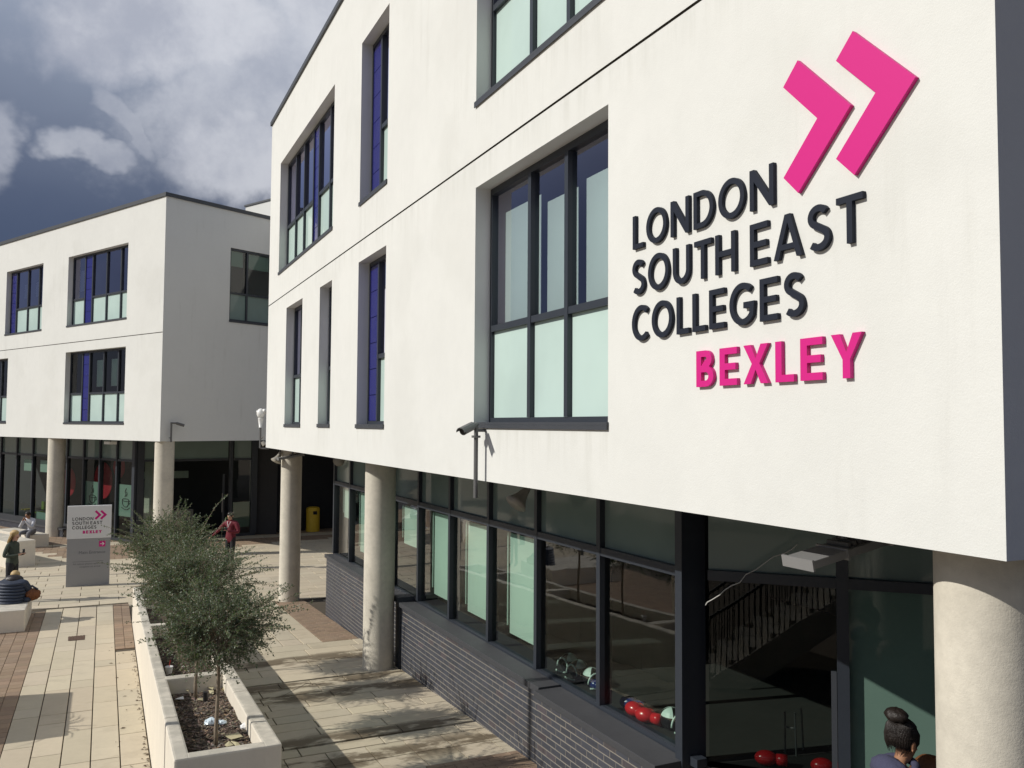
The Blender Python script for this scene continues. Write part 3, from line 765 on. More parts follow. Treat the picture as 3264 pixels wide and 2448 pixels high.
for i in (3, 4):
    q = MB(GA); q.box(ms[i]+.42, ms[i+1]-.1, .12, .125, 2.35, 2.85); q.build('blind', 'blind', gA)
q = MB(GA); q.box(ms[4]+.2, ms[5]-.2, .12, .125, .15, .62); q.build('blind', 'blind_dim', gA)
# glazing that turns the corner to the entrance
G2 = at(812, 1705); d2 = (V((G2.x, G2.y, 0))-GA.o); L2 = d2.length; d2.normalize()
GB = Frame(GA.o, d2, V((-d2.y, d2.x, 0)))
m = MB(GB); m.box(.0, L2, 0, .1, 3.82, ZB-.004); gB = m.build('entrance_glazing', 'dark_metal', left); m = MB(GB); m.box(.0, L2, -.03, .1, .0, .10); m.build('base_rail', 'dark_metal', gB)
def sB(px):
    r = ray(px, 1500); A2 = GB.o; n_ = V((-d2.y, d2.x, 0)); t_ = A2.dot(n_)/r.dot(n_); return (r*t_ - A2).dot(d2)
mb = [sB(448), sB(505), sB(737), L2-.08]
for k, s in enumerate(mb):
    q = MB(GB); wd = .12 if k in (0, 3) else .05; q.box(s-wd, s+wd, -.05, .12, .101, 3.819); q.build('mullion', 'dark_metal', gB)
for k in range(3):
    a, b = mb[k]+.12, mb[k+1]-.12
    q = MB(GB); q.box(a, b, -.03, .1, 3.03, 3.11); q.build('transom', 'dark_metal', gB)
    q = MB(GB); q.face([(a, .03, 3.1), (b, .03, 3.1), (b, .03, 3.82), (a, .03, 3.82)]); q.build('upper_pane', 'frosted_dim', gB)
    if k != 1:
        q = MB(GB); q.face([(a, .03, .1), (b, .03, .1), (b, .03, 3.04), (a, .03, 3.04)]); q.build('pane', 'glass', gB)
q = MB(GB); q.box(mb[2]+.12, mb[2]+1.05, .06, .065, .35, 1.35); q.build('poster', 'frosted_mint', gB)
q = MB(GB); q.box(mb[2]-.35, mb[2]-.28, -.1, -.04, .2, 2.5); q.build('door_leaf', 'dark_metal', gB)
q = MB(GB); q.tube([(mb[2]-.37, -.12, 1.0), (mb[2]-.37, -.12, 1.75)], .018, 8); q.build('door_handle', 'alu', gB)
# room behind
def chair(px, dpt, matn, label):
    x = sA(px); c_ = GA.w(x, dpt, .01); ch_ = thing('chair', c_, label, 'chair', 'cafe chairs behind the glass')
    m = MB(GA); m.box(x-.22, x+.22, dpt-.22, dpt+.22, .44, .48); m.build('seat', matn, ch_, bevel=.008)
    m = MB(GA); m.box(x-.22, x+.22, dpt+.19, dpt+.23, .56, .92); m.build('backrest', matn, ch_, bevel=.008)
    for sx_ in (-.19, .19):
        for sy_ in (-.19, .19):
            m = MB(GA); m.tube([(x+sx_, dpt+sy_, .01), (x+sx_, dpt+sy_, .44)], .014, 6); m.build('leg', 'alu', ch_)
chair(72, .75, 'chair_green', 'green cafe chair behind the second pane from the left')
chair(205, .8, 'chair_yellow', 'yellow cafe chair just right of the left column')
chair(20, 1.0, 'chair_yellow', 'yellow cafe chair behind the leftmost pane')
kx_ = d2.dot(Sx)/d2.dot(NA); DB = 4.3
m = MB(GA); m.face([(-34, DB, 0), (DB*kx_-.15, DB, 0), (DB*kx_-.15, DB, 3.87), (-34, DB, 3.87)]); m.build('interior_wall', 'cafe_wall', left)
m = MB(GA); m.face([(-34, .11, .008), (0, .11, .008), (DB*kx_-.15, DB, .008), (-34, DB, .008)]); m.build('interior_floor', 'interior_floor', left)
for s, z, r in ((sA(150)-.2, 1.9, .62), (sA(255)-.1, 2.1, .75), (sA(300), 2.7, .45)):      # red discs on the cafe wall
    m = MB(GA); n = 28; m.face([(s+r*cos(2*pi*k/n), 1.0, z+r*sin(2*pi*k/n)) for k in range(n)]); m.face([(s+r*cos(-2*pi*k/n), 1.03, z+r*sin(-2*pi*k/n)) for k in range(n)]); m.build('red_disc', 'red_panel', left)
m = MB(GA); s = sA(353); m.box(s-.2, s+.35, 1.5, 2., 0, 3.0); m.build('interior_column', 'concrete', left)
m = MB(GB); m.box(mb[1]+.2, mb[2]-.8, 2.2, 2.9, 0, .95); m.build('counter', 'alu', left)
m = MB(GB); m.box(mb[1]+.2, mb[2]-.8, 3.0, 3.05, 2.2, 2.5); m.build('menu_board', 'blind_dim', left)
# plinth of dark brick at the far left
pl = thing('low_brick_wall', FA.w(-12, .4, 0), 'low dark brick plinth in front of the cafe windows at the left', 'low wall')
m = MB(FA); m.box(-20, -7.6, .40, 1.3, -.1, .26); m.build('mortar_bed', 'mortar', pl)
bb = []
for k in range(4):
    x = -20 + (k % 2)*.1125
    while x < -7.7: bb.append((x, x+.215, k*.075 - .03)); x += .225
bb.sort(key=lambda q: -q[0]); rest = MB(FA)
for i, (a, b, z) in enumerate(bb):
    rest.box(a, min(b, -7.6), .37, .41, z, z+.065)
rest.build('brick_courses', 'brick', pl)['kind'] = 'stuff'
m = MB(FA); m.box(-20, -7.55, .33, 1.3, .265, .34); m.build('coping_stone', 'stone_cap', pl)
# block behind, seen over the roof
r1, r2 = ray(763, 663.7), ray(860.7, 639.7); y2 = 33.; p2 = V((r2.x/r2.y*y2, y2, 0)); ztop = H + r2.z/r2.y*y2
bk = thing('college_building', p2, 'white block with a dark roof edge rising behind the grey side wall', 'building')
FK = Frame(p2, Sx, NA)
m = MB(FK); m.face([(-1.6, 0, 9), (6, 0, 9), (6, 0, ztop), (-1.6, 0, ztop)]); m.face([(-1.6, 0, 9), (-1.6, 0, ztop), (-1.6, 9, ztop), (-1.6, 9, 9)]); m.build('wall', 'render_plain', bk)
m = MB(FK); m.box(-1.64, 6, -.04, 9, ztop+.001, ztop+.07); m.build('roof', 'coping', bk)

# ------------------------------------------------------------ lettering
def arc(cx, cy, rx, ry, a0, a1, n=14): return [(cx+rx*cos(radians(a0+(a1-a0)*k/n)), cy+ry*sin(radians(a0+(a1-a0)*k/n))) for k in range(n+1)]
def thick(pts, tk):
    L_, R2 = [], []
    for i, p in enumerate(pts):
        a = V(pts[max(i-1, 0)]); b = V(p); c = V(pts[min(i+1, len(pts)-1)])
        d1 = (b-a).normalized() if i else (c-b).normalized(); d2_ = (c-b).normalized() if i < len(pts)-1 else d1
        n1 = V((-d1.y, d1.x)); n2 = V((-d2_.y, d2_.x)); n = (n1+n2).normalized(); k = tk/2/max(.35, n.dot(n1))
        L_.append((b.x+n.x*k, b.y+n.y*k)); R2.append((b.x-n.x*k, b.y-n.y*k))
    return L_ + R2[::-1]
def glyph(c, s):
    """closed outlines (first outer, then holes) of a geometric sans capital; s = stem width, height 1"""
    h = s/2
    if c == 'L': return .54, [[(0, 0), (.54, 0), (.54, s*.95), (s, s*.95), (s, 1), (0, 1)]]
    if c == 'T': w_ = .70; return w_, [[(w_/2-h, 0), (w_/2+h, 0), (w_/2+h, 1-s*.95), (w_, 1-s*.95), (w_, 1), (0, 1), (0, 1-s*.95), (w_/2-h, 1-s*.95)]]
    if c == 'H': w_ = .76; return w_, [[(0, 0), (s, 0), (s, .5-h*.95), (w_-s, .5-h*.95), (w_-s, 0), (w_, 0), (w_, 1), (w_-s, 1), (w_-s, .5+h*.95), (s, .5+h*.95), (s, 1), (0, 1)]]
    if c == 'E': w_ = .60; e = s*.95; return w_, [[(0, 0), (w_, 0), (w_, e), (s, e), (s, .5-e/2), (w_*.92, .5-e/2), (w_*.92, .5+e/2), (s, .5+e/2), (s, 1-e), (w_, 1-e), (w_, 1), (0, 1)]]
    if c == 'N': w_ = .82; return w_, [[(0, 0), (s, 0), (s, .70), (w_-s*1.02, 0), (w_, 0), (w_, 1), (w_-s, 1), (w_-s, .30), (s*1.02, 1), (0, 1)]]
    if c == 'X': w_ = .78; k = s*1.25; return w_, [[(0, 0), (k, 0), (w_/2, .5-s*.78), (w_-k, 0), (w_, 0), (w_/2+k*.52, .5+.01), (w_, 1), (w_-k, 1), (w_/2, .5+s*.78), (k, 1), (0, 1), (w_/2-k*.52, .51)]]
    if c == 'Y': w_ = .76; k = s*1.2; return w_, [[(w_/2-h, 0), (w_/2+h, 0), (w_/2+h, .42), (w_, 1), (w_-k, 1), (w_/2, .42+s*.9), (k, 1), (0, 1), (w_/2-h, .42)]]
    if c == 'A':
        w_ = .88; k = s*1.12; a = w_/2-h*1.15; b = w_/2+h*1.15; zb = .20; zc = zb+s*.85
        def xin(z): return k + (w_/2-k)*z/(1-s*1.1)
        return w_, [[(0, 0), (k, 0), (xin(zb), zb), (w_-xin(zb), zb), (w_-k, 0), (w_, 0), (b, 1), (a, 1)], [(xin(zc), zc), (w_-xin(zc), zc), (w_/2, 1-s*1.25)]]
    if c == 'O': return .98, [arc(.49, .5, .49, .515, 0, 352, 44), arc(.49, .5, .49-s, .515-s, 0, 352, 44)]
    if c == 'D': w_ = .82; return w_, [[(0, 0)] + arc(w_-.5, .5, .5, .5, -90, 90, 22) + [(0, 1)], [(s, s*.95)] + arc(w_-.5, .5, .5-s, .5-s*.95, -90, 90, 22) + [(s, 1-s*.95)]]
    if c == 'B':
        w_ = .64; e = s*.92
        o = [(0, 0)] + arc(w_-.285, .285, .285, .285, -90, 62, 12) + arc(w_-.31, .755, .245, .245, -52, 90, 12) + [(0, 1)]
        return w_, [o, [(s, e)] + arc(w_-.285, .285, .285-s, .285-e, -90, 90, 10) + [(s, .57-e)], [(s, .57-e*.0)] + arc(w_-.31, .78, .245-s*1.02, .215-e, -90, 90, 10) + [(s, 1-e)]]
    if c == 'U': w_ = .74; r = w_/2-h; return w_, [thick([(h, 1), (h, .6)] + arc(w_/2, r+h*.95, r, r, 180, 360, 18) + [(w_-h, .6), (w_-h, 1)], s)]
    if c == 'C': return .82, [thick(arc(.48, .5, .48-h, .515-h, 48, 312, 34), s)]
    if c == 'G': return .90, [thick(arc(.48, .5, .48-h, .515-h, 48, 322, 34) + [(.84-h*.2, .46)] + [(.52, .46)], s)]
    if c == 'S':
        p = arc(.31, .735, .235-h*.2, .265-h, 28, 235, 14) + arc(.31, .27, .28-h*.4, .275-h, 62, -140, 16)
        return .62, [thick(p, s)]
    return .3, []
GP = {'L': .10, 'T': .10}
def letters(text, fr, x0, x1, z0, z1, y, depth, matn, parent, stem=.15, name='letter', track=.20):
    hgt = z1-z0; adv = []; x = 0
    for c in text:
        if c == ' ': x += .34; continue
        w_, loops = glyph(c, stem); adv.append((c, x, w_, loops)); x += w_ + track - (.04 if c in 'TAL' else 0)
    tot = adv[-1][1] + adv[-1][2]; kx = (x1-x0)/tot
    for c, xo, w_, loops in adv:
        flat = [V((a, b, 0)) for lp in loops for a, b in lp]
        tris = tessellate_polygon([[V((a, b, 0)) for a, b in lp] for lp in loops])
        m = MB(fr); P = lambda q, yy: fr.w(x0+(xo+q.x)*kx, yy, z0+q.y*hgt)
        for tri in tris:
            q = [flat[i] for i in tri]
            if (q[1]-q[0]).cross(q[2]-q[0]).z < 0: q = q[::-1]
            m.face([P(k, y-depth) for k in q], raw=True)
        for lp in loops if depth > .004 else []:
            n = len(lp)
            for i in range(n):
                a, b = V((*lp[i], 0)), V((*lp[(i+1) % n], 0)); m.face([P(a, y-depth), P(b, y-depth), P(b, y-.001), P(a, y-.001)], raw=True)
        m.build(name, matn, parent)
def plate(pts, fr, y, depth, matn, parent, name):
    tris = tessellate_polygon([[V((a, b, 0)) for a, b in pts]]); m = MB(fr)
    for tri in tris:
        q = [pts[i] for i in tri]; ar = (q[1][0]-q[0][0])*(q[2][1]-q[0][1])-(q[2][0]-q[0][0])*(q[1][1]-q[0][1])
        if ar < 0: q = q[::-1]
        m.face([(a, y-depth, b) for a, b in q])
    n = len(pts)
    for i in range(n):
        a, b = pts[i], pts[(i+1) % n]; m.face([(a[0], y-depth, a[1]), (b[0], y-depth, b[1]), (b[0], y-.001, b[1]), (a[0], y-.001, a[1])])
    return m.build(name, matn, parent)
sg = thing('wall_sign', M.w(-4.6, D, 5.9), 'large raised sign reading LONDON SOUTH EAST COLLEGES BEXLEY with two pink chevrons', 'sign')
DP = .028
letters('LONDON', M, -5.745, -4.14, 5.913, 6.180, D, DP, 'sign_dark', sg, .148)
letters('SOUTH', M, -5.755, -4.510, 5.546, 5.822, D, DP, 'sign_dark', sg, .148)
letters('EAST', M, -4.364, -3.435, 5.546, 5.822, D, DP, 'sign_dark', sg, .148)
letters('COLLEGES', M, -5.757, -3.892, 5.176, 5.450, D, DP, 'sign_dark', sg, .148)
letters('BEXLEY', M, -4.932, -3.453, 4.779, 5.034, D, DP, 'sign_pink', sg, .185, track=.22)
plate([(-3.92, 6.755), (-4.046, 6.630), (-3.765, 6.342), (-4.05, 6.055), (-3.926, 5.930), (-3.511, 6.336)], M, D, DP, 'sign_pink', sg, 'chevron')
plate([(-3.49, 6.758), (-3.616, 6.633), (-3.337, 6.346), (-3.624, 6.056), (-3.492, 5.926), (-3.078, 6.338)], M, D, DP, 'sign_pink', sg, 'chevron')

# totem sign on the plaza
pL, pR = at(209, 1872), at(348, 1863); dT = (pR-pL).normalized(); nT = V((-dT.y, dT.x, 0)); FT = Frame(pL, dT, nT); WT = (pR-pL).length
ts = thing('totem_sign', (pL+pR)/2, 'grey and white free-standing sign board with a pink arrow pointing to the main entrance', 'sign')
HT = 2.20; HS = 1.30
m = MB(FT); m.box(0, WT, .008, .112, 0, HS-.003); m.build('lower_panel', 'totem_grey', ts, bevel=.004)
m = MB(FT); m.box(-.012, WT+.012, 0, .12, HS, HT); m.build('upper_panel', 'totem_white', ts, bevel=.006)
def tw(px, py):
    p = on(px, py, nT, pL.dot(nT)); return (p-pL).dot(dT), p.z
e = lambda x, y: tw(x/3.6875, y/3.6875+1600)
def fit(text, a, b, c, d, mt_, st, par, y=-.002, nm='letter'):
    (x0, z0), (x1, z1) = e(a, b), e(c, d); letters(text, FT, x0, x1, z0, z0+abs(z1-z0) if False else z1, y, .003, mt_, par, st, nm)
x0, zc = e(852, 218); x1, zt = e(1098, 180)
sc_ = (x1-x0)/1.605                     # same layout as the wall sign, scaled
def tx(u): return x0 + (u+5.745)*sc_
def tz_(z): return e(975, 217)[1] + (z-5.913)*sc_
for s_, a, b, c, d in (('LONDON', -5.745, -4.14, 5.913, 6.18), ('SOUTH', -5.755, -4.510, 5.546, 5.822), ('EAST', -4.364, -3.435, 5.546, 5.822), ('COLLEGES', -5.757, -3.892, 5.176, 5.45)):
    letters(s_, FT, tx(a), tx(b), tz_(c), tz_(d), 0, .003, 'totem_text', ts, .185)
letters('BEXLEY', FT, tx(-4.932), tx(-3.453), tz_(4.779), tz_(5.034), 0, .003, 'sign_pink', ts, .26, track=.16)
for pts in ([(-3.92, 6.755), (-4.046, 6.630), (-3.765, 6.342), (-4.05, 6.055), (-3.926, 5.930), (-3.511, 6.336)], [(-3.49, 6.758), (-3.616, 6.633), (-3.337, 6.346), (-3.624, 6.056), (-3.492, 5.926), (-3.078, 6.338)]):
    plate([(tx(a), tz_(b)) for a, b in pts], FT, 0, .003, 'sign_pink', ts, 'chevron')
(ax0, az0), (ax1, az1) = e(1163, 525), e(1240, 455)
m = MB(FT); m.box(ax0, ax1, .002, .008, az0, az1); ar = m.build('arrow_tile', 'sign_pink', ts)
cx, cz, q_ = (ax0+ax1)/2, (az0+az1)/2, (ax1-ax0)
m = MB(FT)
def bar(p, q2, wd, y=.0):
    d = V((q2[0]-p[0], q2[1]-p[1])).normalized()*wd/2; n = (-d.y, d.x)
    m.face([(p[0]-n[0], y, p[1]-n[1]), (q2[0]-n[0], y, q2[1]-n[1]), (q2[0]+n[0], y, q2[1]+n[1]), (p[0]+n[0], y, p[1]+n[1])][::1])
bar((cx-q_*.33, cz), (cx+q_*.26, cz), q_*.10, .0); bar((cx+.0, cz+q_*.27), (cx+q_*.31, cz), q_*.10, -.0007); bar((cx+.0, cz-q_*.27), (cx+q_*.31, cz), q_*.10, -.0014)
m.build('arrow', 'white_gloss', ar)
def small_text(txt, x_r, z, size, matn, align='RIGHT'):
    cu = bpy.data.curves.new('text', 'FONT'); cu.body = txt; cu.size = size; cu.align_x = align; cu.resolution_u = 2
    ob = bpy.data.objects.new('tmp', cu); me = bpy.data.meshes.new_from_object(ob); me.name = 'lettering'
    bpy.data.objects.remove(ob); me.materials.clear(); me.materials.append(MT[matn])
    o = bpy.data.objects.new('lettering', me); COL.objects.link(o); o.parent = ts; o['kind'] = 'stuff'
    mt = Matrix(((dT.x, 0, -nT.x, 0), (dT.y, 0, -nT.y, 0), (0, 1, 0, 0), (0, 0, 0, 1)))
    p = FT.w(x_r, .005, z) - V(ts['_o']); o.matrix_local = Matrix.Translation(p) @ mt
small_text('Main Entrance', e(1238, 600)[0], e(1238, 598)[1], .115, 'totem_faint')
small_text('All visitors please report to', e(1205, 725)[0], e(1205, 725)[1], .066, 'totem_faint')
small_text('reception on arrival', e(1180, 765)[0], e(1180, 760)[1], .066, 'totem_faint')
m = MB(FT); (xa, za_), (xb, zb_) = e(850, 705), e(1215, 690); m.face([(xa, .005, zb_), (xb, .005, zb_), (xb, .005, zb_+.008), (xa, .005, zb_+.008)]); m.build('rule', 'totem_faint', ts)

# ------------------------------------------------------------ the long raised planter
def ptop(u): return 1.30 + (u+9.0)*.0425
UN, UF = -8.86, -21.4; NL, NR = .68, 1.69
pt = thing('concrete_planter', M.w((UN+UF)/2, 1.15, 0), 'long cream concrete planter wall with small trees, soil and litter', 'planter')
divs = [UF, -19.4, -16.35, -12.25, UN]
m = MB(M)
def seg(u0, u1, n0, n1, zb0=0., w_=0.):
    v = []
    for u in (u0, u1):
        for (n, zz) in ((n0, -.1), (n1, -.1), (n1, ptop(u)), (n0, ptop(u))): v.append((u, n, zz))
    i = len(m.v); m.v += [M.w(*p) for p in v]
    for f in ((0, 3, 2, 1), (4, 5, 6, 7), (0, 4, 7, 3), (1, 2, 6, 5), (3, 7, 6, 2), (0, 1, 5, 4)): m.f.append([i+j for j in f]); m.m.append(0)
TW = .145
def wallpiece(u0, u1, n0, n1, name='wall_segment'):
    global m
    m = MB(M); seg(u0, u1, n0, n1); return m.build(name, 'cast_white', pt, bevel=.022)
js = [UF, -19.4, -16.35, -14.3, -12.25, -10.35, UN]
for k in range(len(js)-1):
    wallpiece(js[k]+.004, js[k+1]-.004, NL, NL+TW); 
jr = [UF, -19.4, -16.35, -14.3, -12.25, -11.1, -9.95, UN]
for k in range(len(jr)-1): wallpiece(jr[k]+.004, jr[k+1]-.004, NR-TW-.03, NR)
wallpiece(UN-.17, UN-.0045, NL+TW-.03, NR-TW, 'end_wall'); wallpiece(UF+.0045, UF+.16, NL+TW-.03, NR-TW, 'end_wall')
for d_ in divs[1:-1]: wallpiece(d_-.10, d_+.10, NL+TW-.03, NR-TW, 'divider')
def soilz(u): return ptop(u) - .20
m = MB(M)
nu, nn = 160, 14
for i in range(nu+1):
    for j in range(nn+1):
        u = UF+.05 + (UN-UF-.1)*i/nu; n = NL+.1+(NR-NL-.2)*j/nn
        m.v.append(M.w(u, n, soilz(u) + .035*noise.noise(V((u*2.2, n*2.2, 0))) + .012*noise.noise(V((u*9, n*9, 3)))))
for i in range(nu):
    for j in range(nn):
        a = i*(nn+1)+j; m.f.append([a, a+nn+1, a+nn+2, a+1]); m.m.append(0)
soil = m.build('soil', 'soil', pt, smooth=True); soil['kind'] = 'stuff'
m = MB(M); rnd = random.Random(3)
for k in range(5200):      # bark chips
    u = rnd.uniform(-12.1, UN-.2) if k < 3600 else rnd.uniform(-16.2, -12.4); n = rnd.uniform(NL+.15, NR-.17); z = soilz(u) + .035*noise.noise(V((u*2.2, n*2.2, 0))) + .010
    a = rnd.uniform(0, 6.28); L = rnd.uniform(.008, .027); W = L*rnd.uniform(.2, .5); tl = rnd.uniform(-.6, .6)
    c, s = cos(a), sin(a); pts = []
    for x, y in ((-L, -W), (L, -W), (L, W), (-L, W)): pts.append(M.w(u+x*c-y*s, n+x*s+y*c, z+x*tl*.6+rnd.uniform(0, .008)))
    m.face(pts, raw=True)
m.build('bark_chips', 'chip', pt)['kind'] = 'stuff'

# ------------------------------------------------------------ little trees
def tree(u, n, zc, rx, rz, seed, label, nt=230, sprigs=14, ht_extra=0.):
    rg = random.Random(seed); base = M.w(u, n, soilz(u)-.03)
    tr = thing('small_tree', base, label, 'tree', 'small evergreen trees in the planter')
    c = M.w(u, n, zc); mT = MB(); top = c + V((0, 0, -.15))
    pts = []; k_ = 7
    for i in range(k_+1):
        f = i/k_; pts.append(base.lerp(top, f) + V((.008*sin(f*5+seed), .008*cos(f*4+seed), 0))*(1 if 0 < i < k_ else 0))
    mT.tube(pts, [.023-.006*i/k_ for i in range(k_+1)], 9, raw=True); mT.build('trunk', 'bark', tr, smooth=True)
    mS = MB(); mT2 = MB(); LV, LF = [], []
    def leaf(p, d, L):
        ax = d.normalized(); sd = ax.cross(V((rg.uniform(-1, 1), rg.uniform(-1, 1), rg.uniform(-.2, 1)))).normalized()
        i = len(LV); W = L*.33; nrm = ax.cross(sd)*L*.12
        LV.extend([p, p+ax*L*.45+sd*W+nrm, p+ax*L, p+ax*L*.45-sd*W+nrm]); LF.append((i, i+1, i+2, i+3))
    def twig(p0, p1, sag, leaves, L, tr_=.003, raw=True):
        n_ = 6; P = []
        for i in range(n_+1):
            f = i/n_; P.append(p0.lerp(p1, f) + V((0, 0, -sag*f*f)))
        mS.tube(P, [tr_*(1-.7*i/n_) for i in range(n_+1)], 4, raw=True, cap=False)
        for _ in range(leaves):
            f = rg.random()**.8; k = min(n_-1, int(f*n_)); q = P[k].lerp(P[k+1], f*n_-k)
            d = (P[k+1]-P[k]).normalized()*.55 + V((rg.gauss(0, 1), rg.gauss(0, 1), rg.gauss(.25, 1))).normalized()
            leaf(q + d*.004, d, rg.uniform(.017, .037)*L)
    for k in range(nt):
        d = V((rg.gauss(0, 1), rg.gauss(0, 1), rg.gauss(.12, .8))).normalized()
        d = V((d.x, d.y, d.z)); q = rg.uniform(.35, 1.)**.6
        lump = .82 + .34*noise.noise(d*1.9 + V((seed, 0, 0)))
        e1 = c + V((d.x*rx, d.y*rx, d.z*rz))*q*lump
        s0 = c + V((d.x*rx*.15, d.y*rx*.15, -rz*.35 + d.z*rz*.15))
        mS.tube([s0, s0.lerp(e1, .5)+V((0, 0, .03)), e1], [.006, .004, .002], 4, raw=True, cap=False)
        for j in range(6):
            f = rg.uniform(.45, 1.); st = s0.lerp(e1, f)
            dd_ = (d*.9 + V((rg.gauss(0, .7), rg.gauss(0, .7), rg.gauss(.15, .6)))).normalized()
            twig(st, st + dd_*rg.uniform(.12, .34), rg.uniform(-.02, .04), 20, .82, .0022)
    for k in range(sprigs):
        a = rg.uniform(0, 2*pi); d = V((cos(a), sin(a), rg.uniform(-.05, .55))).normalized()
        s0 = c + V((d.x*rx*.7, d.y*rx*.7, d.z*rz*.7)); twig(s0, s0 + d*rg.uniform(.26, .60), rg.uniform(-.04, .06), 46, .75, .003)
    mS.build('branches', 'bark', tr)
    me = bpy.data.meshes.new('crown'); po = V(base); me.from_pydata([tuple(v-po) for v in LV], [], LF); me.materials.append(MT['leaf']); me.update()
    o = bpy.data.objects.new('crown', me); COL.objects.link(o); o.parent = tr
    return tr, c
tree(-9.80, 1.17, 2.33, .68, .52, 11, 'nearest small leafy tree in the planter, its thin trunk standing above the litter', 205, 46)
tree(-11.86, 1.15, 2.40, .74, .56, 5, 'second small leafy tree, its trunk just before the planter divider', 210, 44)
tree(-13.75, 1.10, 2.36, .84, .62, 23, 'third small leafy tree of the planter row, merged with its neighbours', 220, 46)
tree(-15.5, 1.05, 2.48, .80, .70, 31, 'farthest and tallest small leafy tree, with one long shoot sticking up', 220, 40)
# the long shoot above the crowns
rg = random.Random(9)
def shoot(pixels, dist, thick_=.006, nm='long_shoot', leaves=60):
    ps = [V((0, 0, H)) + ray(x, y)*(dist/ray(x, y).y) for x, y in pixels]
    m = MB(); m.tube(ps, [thick_*(1-.6*i/len(ps)) for i in range(len(ps))], 5, raw=True)
    tr = [o for o in COL.objects if o.name.startswith('small_tree')][-1]
    s = m.build(nm, 'bark', tr); q = MB()
    for _ in range(leaves):
        k = rg.randrange(len(ps)-1); p = ps[k].lerp(ps[k+1], rg.random()); ax = ((ps[k+1]-ps[k]).normalized()*.5+V((rg.gauss(0, 1), rg.gauss(0, 1), rg.gauss(0, 1))).normalized()).normalized()
        sd = ax.cross(V((rg.uniform(-1, 1), 0, 1))).normalized(); L = rg.uniform(.03, .05); q.face([p, p+ax*L*.45+sd*L*.33, p+ax*L, p+ax*L*.45-sd*L*.33], raw=True)
    q.build('shoot_leaves', 'leaf', s)
shoot([(640, 1700), (663, 1655), (690, 1610), (727, 1575)], 14.1)
shoot([(640, 1720), (690, 1690), (720, 1655), (745, 1632)], 14.0, .005, leaves=40)

# litter
def sheet_thing(name, label, cat, pts, matn, th=.006, curl=.02, n=8):
    o0 = sum(pts, V((0, 0, 0)))/len(pts); m = MB(); rr = random.Random(len(label))
    c = o0 + V((0, 0, curl)); k = len(pts)
    P = [p + V((0, 0, rr.uniform(0, curl*1.4))) for p in pts]
    for i in range(k):
        m.face([c, P[i], P[(i+1) % k]], raw=True); m.face([c-V((0, 0, th)), P[(i+1) % k]-V((0, 0, th)), P[i]-V((0, 0, th))], raw=True)
        m.face([P[i]-V((0, 0, th)), P[(i+1) % k]-V((0, 0, th)), P[(i+1) % k], P[i]], raw=True)
    return tag(m.build(name, matn, origin=o0), label, cat)
def s6(x, y): return (500+x/3.702, 2000+y/3.702)
def soilpt(x, y):
    p = at(*s6(x, y), .95)
    for _ in range(4): p = at(*s6(x, y), soilz(p.dot(Tv)) + .02)
    return p
def crumple(name, label, cat, c, r, matn, seed, sq=(1, 1, .7)):
    m = MB(); m.ball(c + V((0, 0, r*sq[2]*.8)), (r*sq[0], r*sq[1], r*sq[2]), nu=18, nv=12, fn=lambda d: 1+.30*noise.noise(d*2.6+V((seed, 0, 0)))+.12*noise.noise(d*7))
    return tag(m.build(name, matn, origin=c), label, cat)
crumple('paper_ball', 'crumpled white paper lying in the near corner of the planter', 'litter', soilpt(1050, 1200), .058, 'paper', 1)
crumple('plastic_bag', 'crumpled pale blue plastic bag behind the near tree trunk', 'litter', soilpt(640, 1150), .07, 'plastic_bag', 2, (1.1, .8, .6))
crumple('plastic_bag', 'crumpled clear plastic bag to the right of the near tree trunk', 'litter', soilpt(760, 1140), .055, 'plastic_bag', 6, (1.1, .8, .45))
for i, (poly, lb) in enumerate([
    ([(800, 1290), (960, 1255), (1015, 1310), (880, 1330)], 'large pale dead leaf, right one of the pair by the trunk foot'),
    ([(800, 1395), (850, 1350), (905, 1400), (830, 1415)], 'small curled pale leaf at the near planter wall'),
    ([(870, 1345), (960, 1370), (990, 1395), (930, 1405)], 'pale dead leaf touching the near planter wall'),
    ([(550, 700), (620, 680), (670, 720), (660, 750)], 'pale dead leaf between the two trunks'),
    ([(610, 750), (670, 755), (670, 800), (630, 790)], 'pale yellow leaf just left of the near trunk'),
    ([(340, 720), (380, 715), (375, 765), (345, 760)], 'small pale yellow leaf beside the second trunk'),
    ([(480, 840), (550, 835), (550, 870), (490, 870)], 'pale scrap beside the black can'),
    ([(775, 720), (820, 700), (830, 735), (780, 740)], 'pale leaf scrap near the orange bottle cap'),
    ([(215, 850), (310, 825), (320, 850), (230, 865)], 'flattened pale wrapper in the shade of the left planter wall')]):
    sheet_thing('dead_leaf' if i != 8 else 'wrapper', lb, 'leaf' if i != 8 else 'litter', [soilpt(*p) for p in poly], 'dead_leaf' if i != 8 else 'paper')
c = soilpt(755, 600); m = MB(); dcan = (soilpt(805, 575)-soilpt(710, 600)).normalized()
can = thing('drink_can', c, 'red and silver drink can lying by the planter divider', 'can')
m.tube([c-dcan*.075+V((0, 0, .035)), c-dcan*.07+V((0, 0, .035)), c+dcan*.07+V((0, 0, .035)), c+dcan*.075+V((0, 0, .035))], [.024, .032, .032, .024], 16, raw=True); m.build('can_body', 'can_silver', can, smooth=False)
m = MB(); m.tube([c+dcan*.035+V((0, 0, .035)), c+dcan*.062+V((0, 0, .035))], .0335, 16, raw=True); m.build('label_band', 'can_red', can)
c = soilpt(690, 650); bo = thing('plastic_bottle', c, 'small plastic bottle with an orange cap lying behind the near trunk', 'bottle')
d_ = (soilpt(745, 690)-soilpt(655, 640)).normalized(); z_ = V((0, 0, .03))
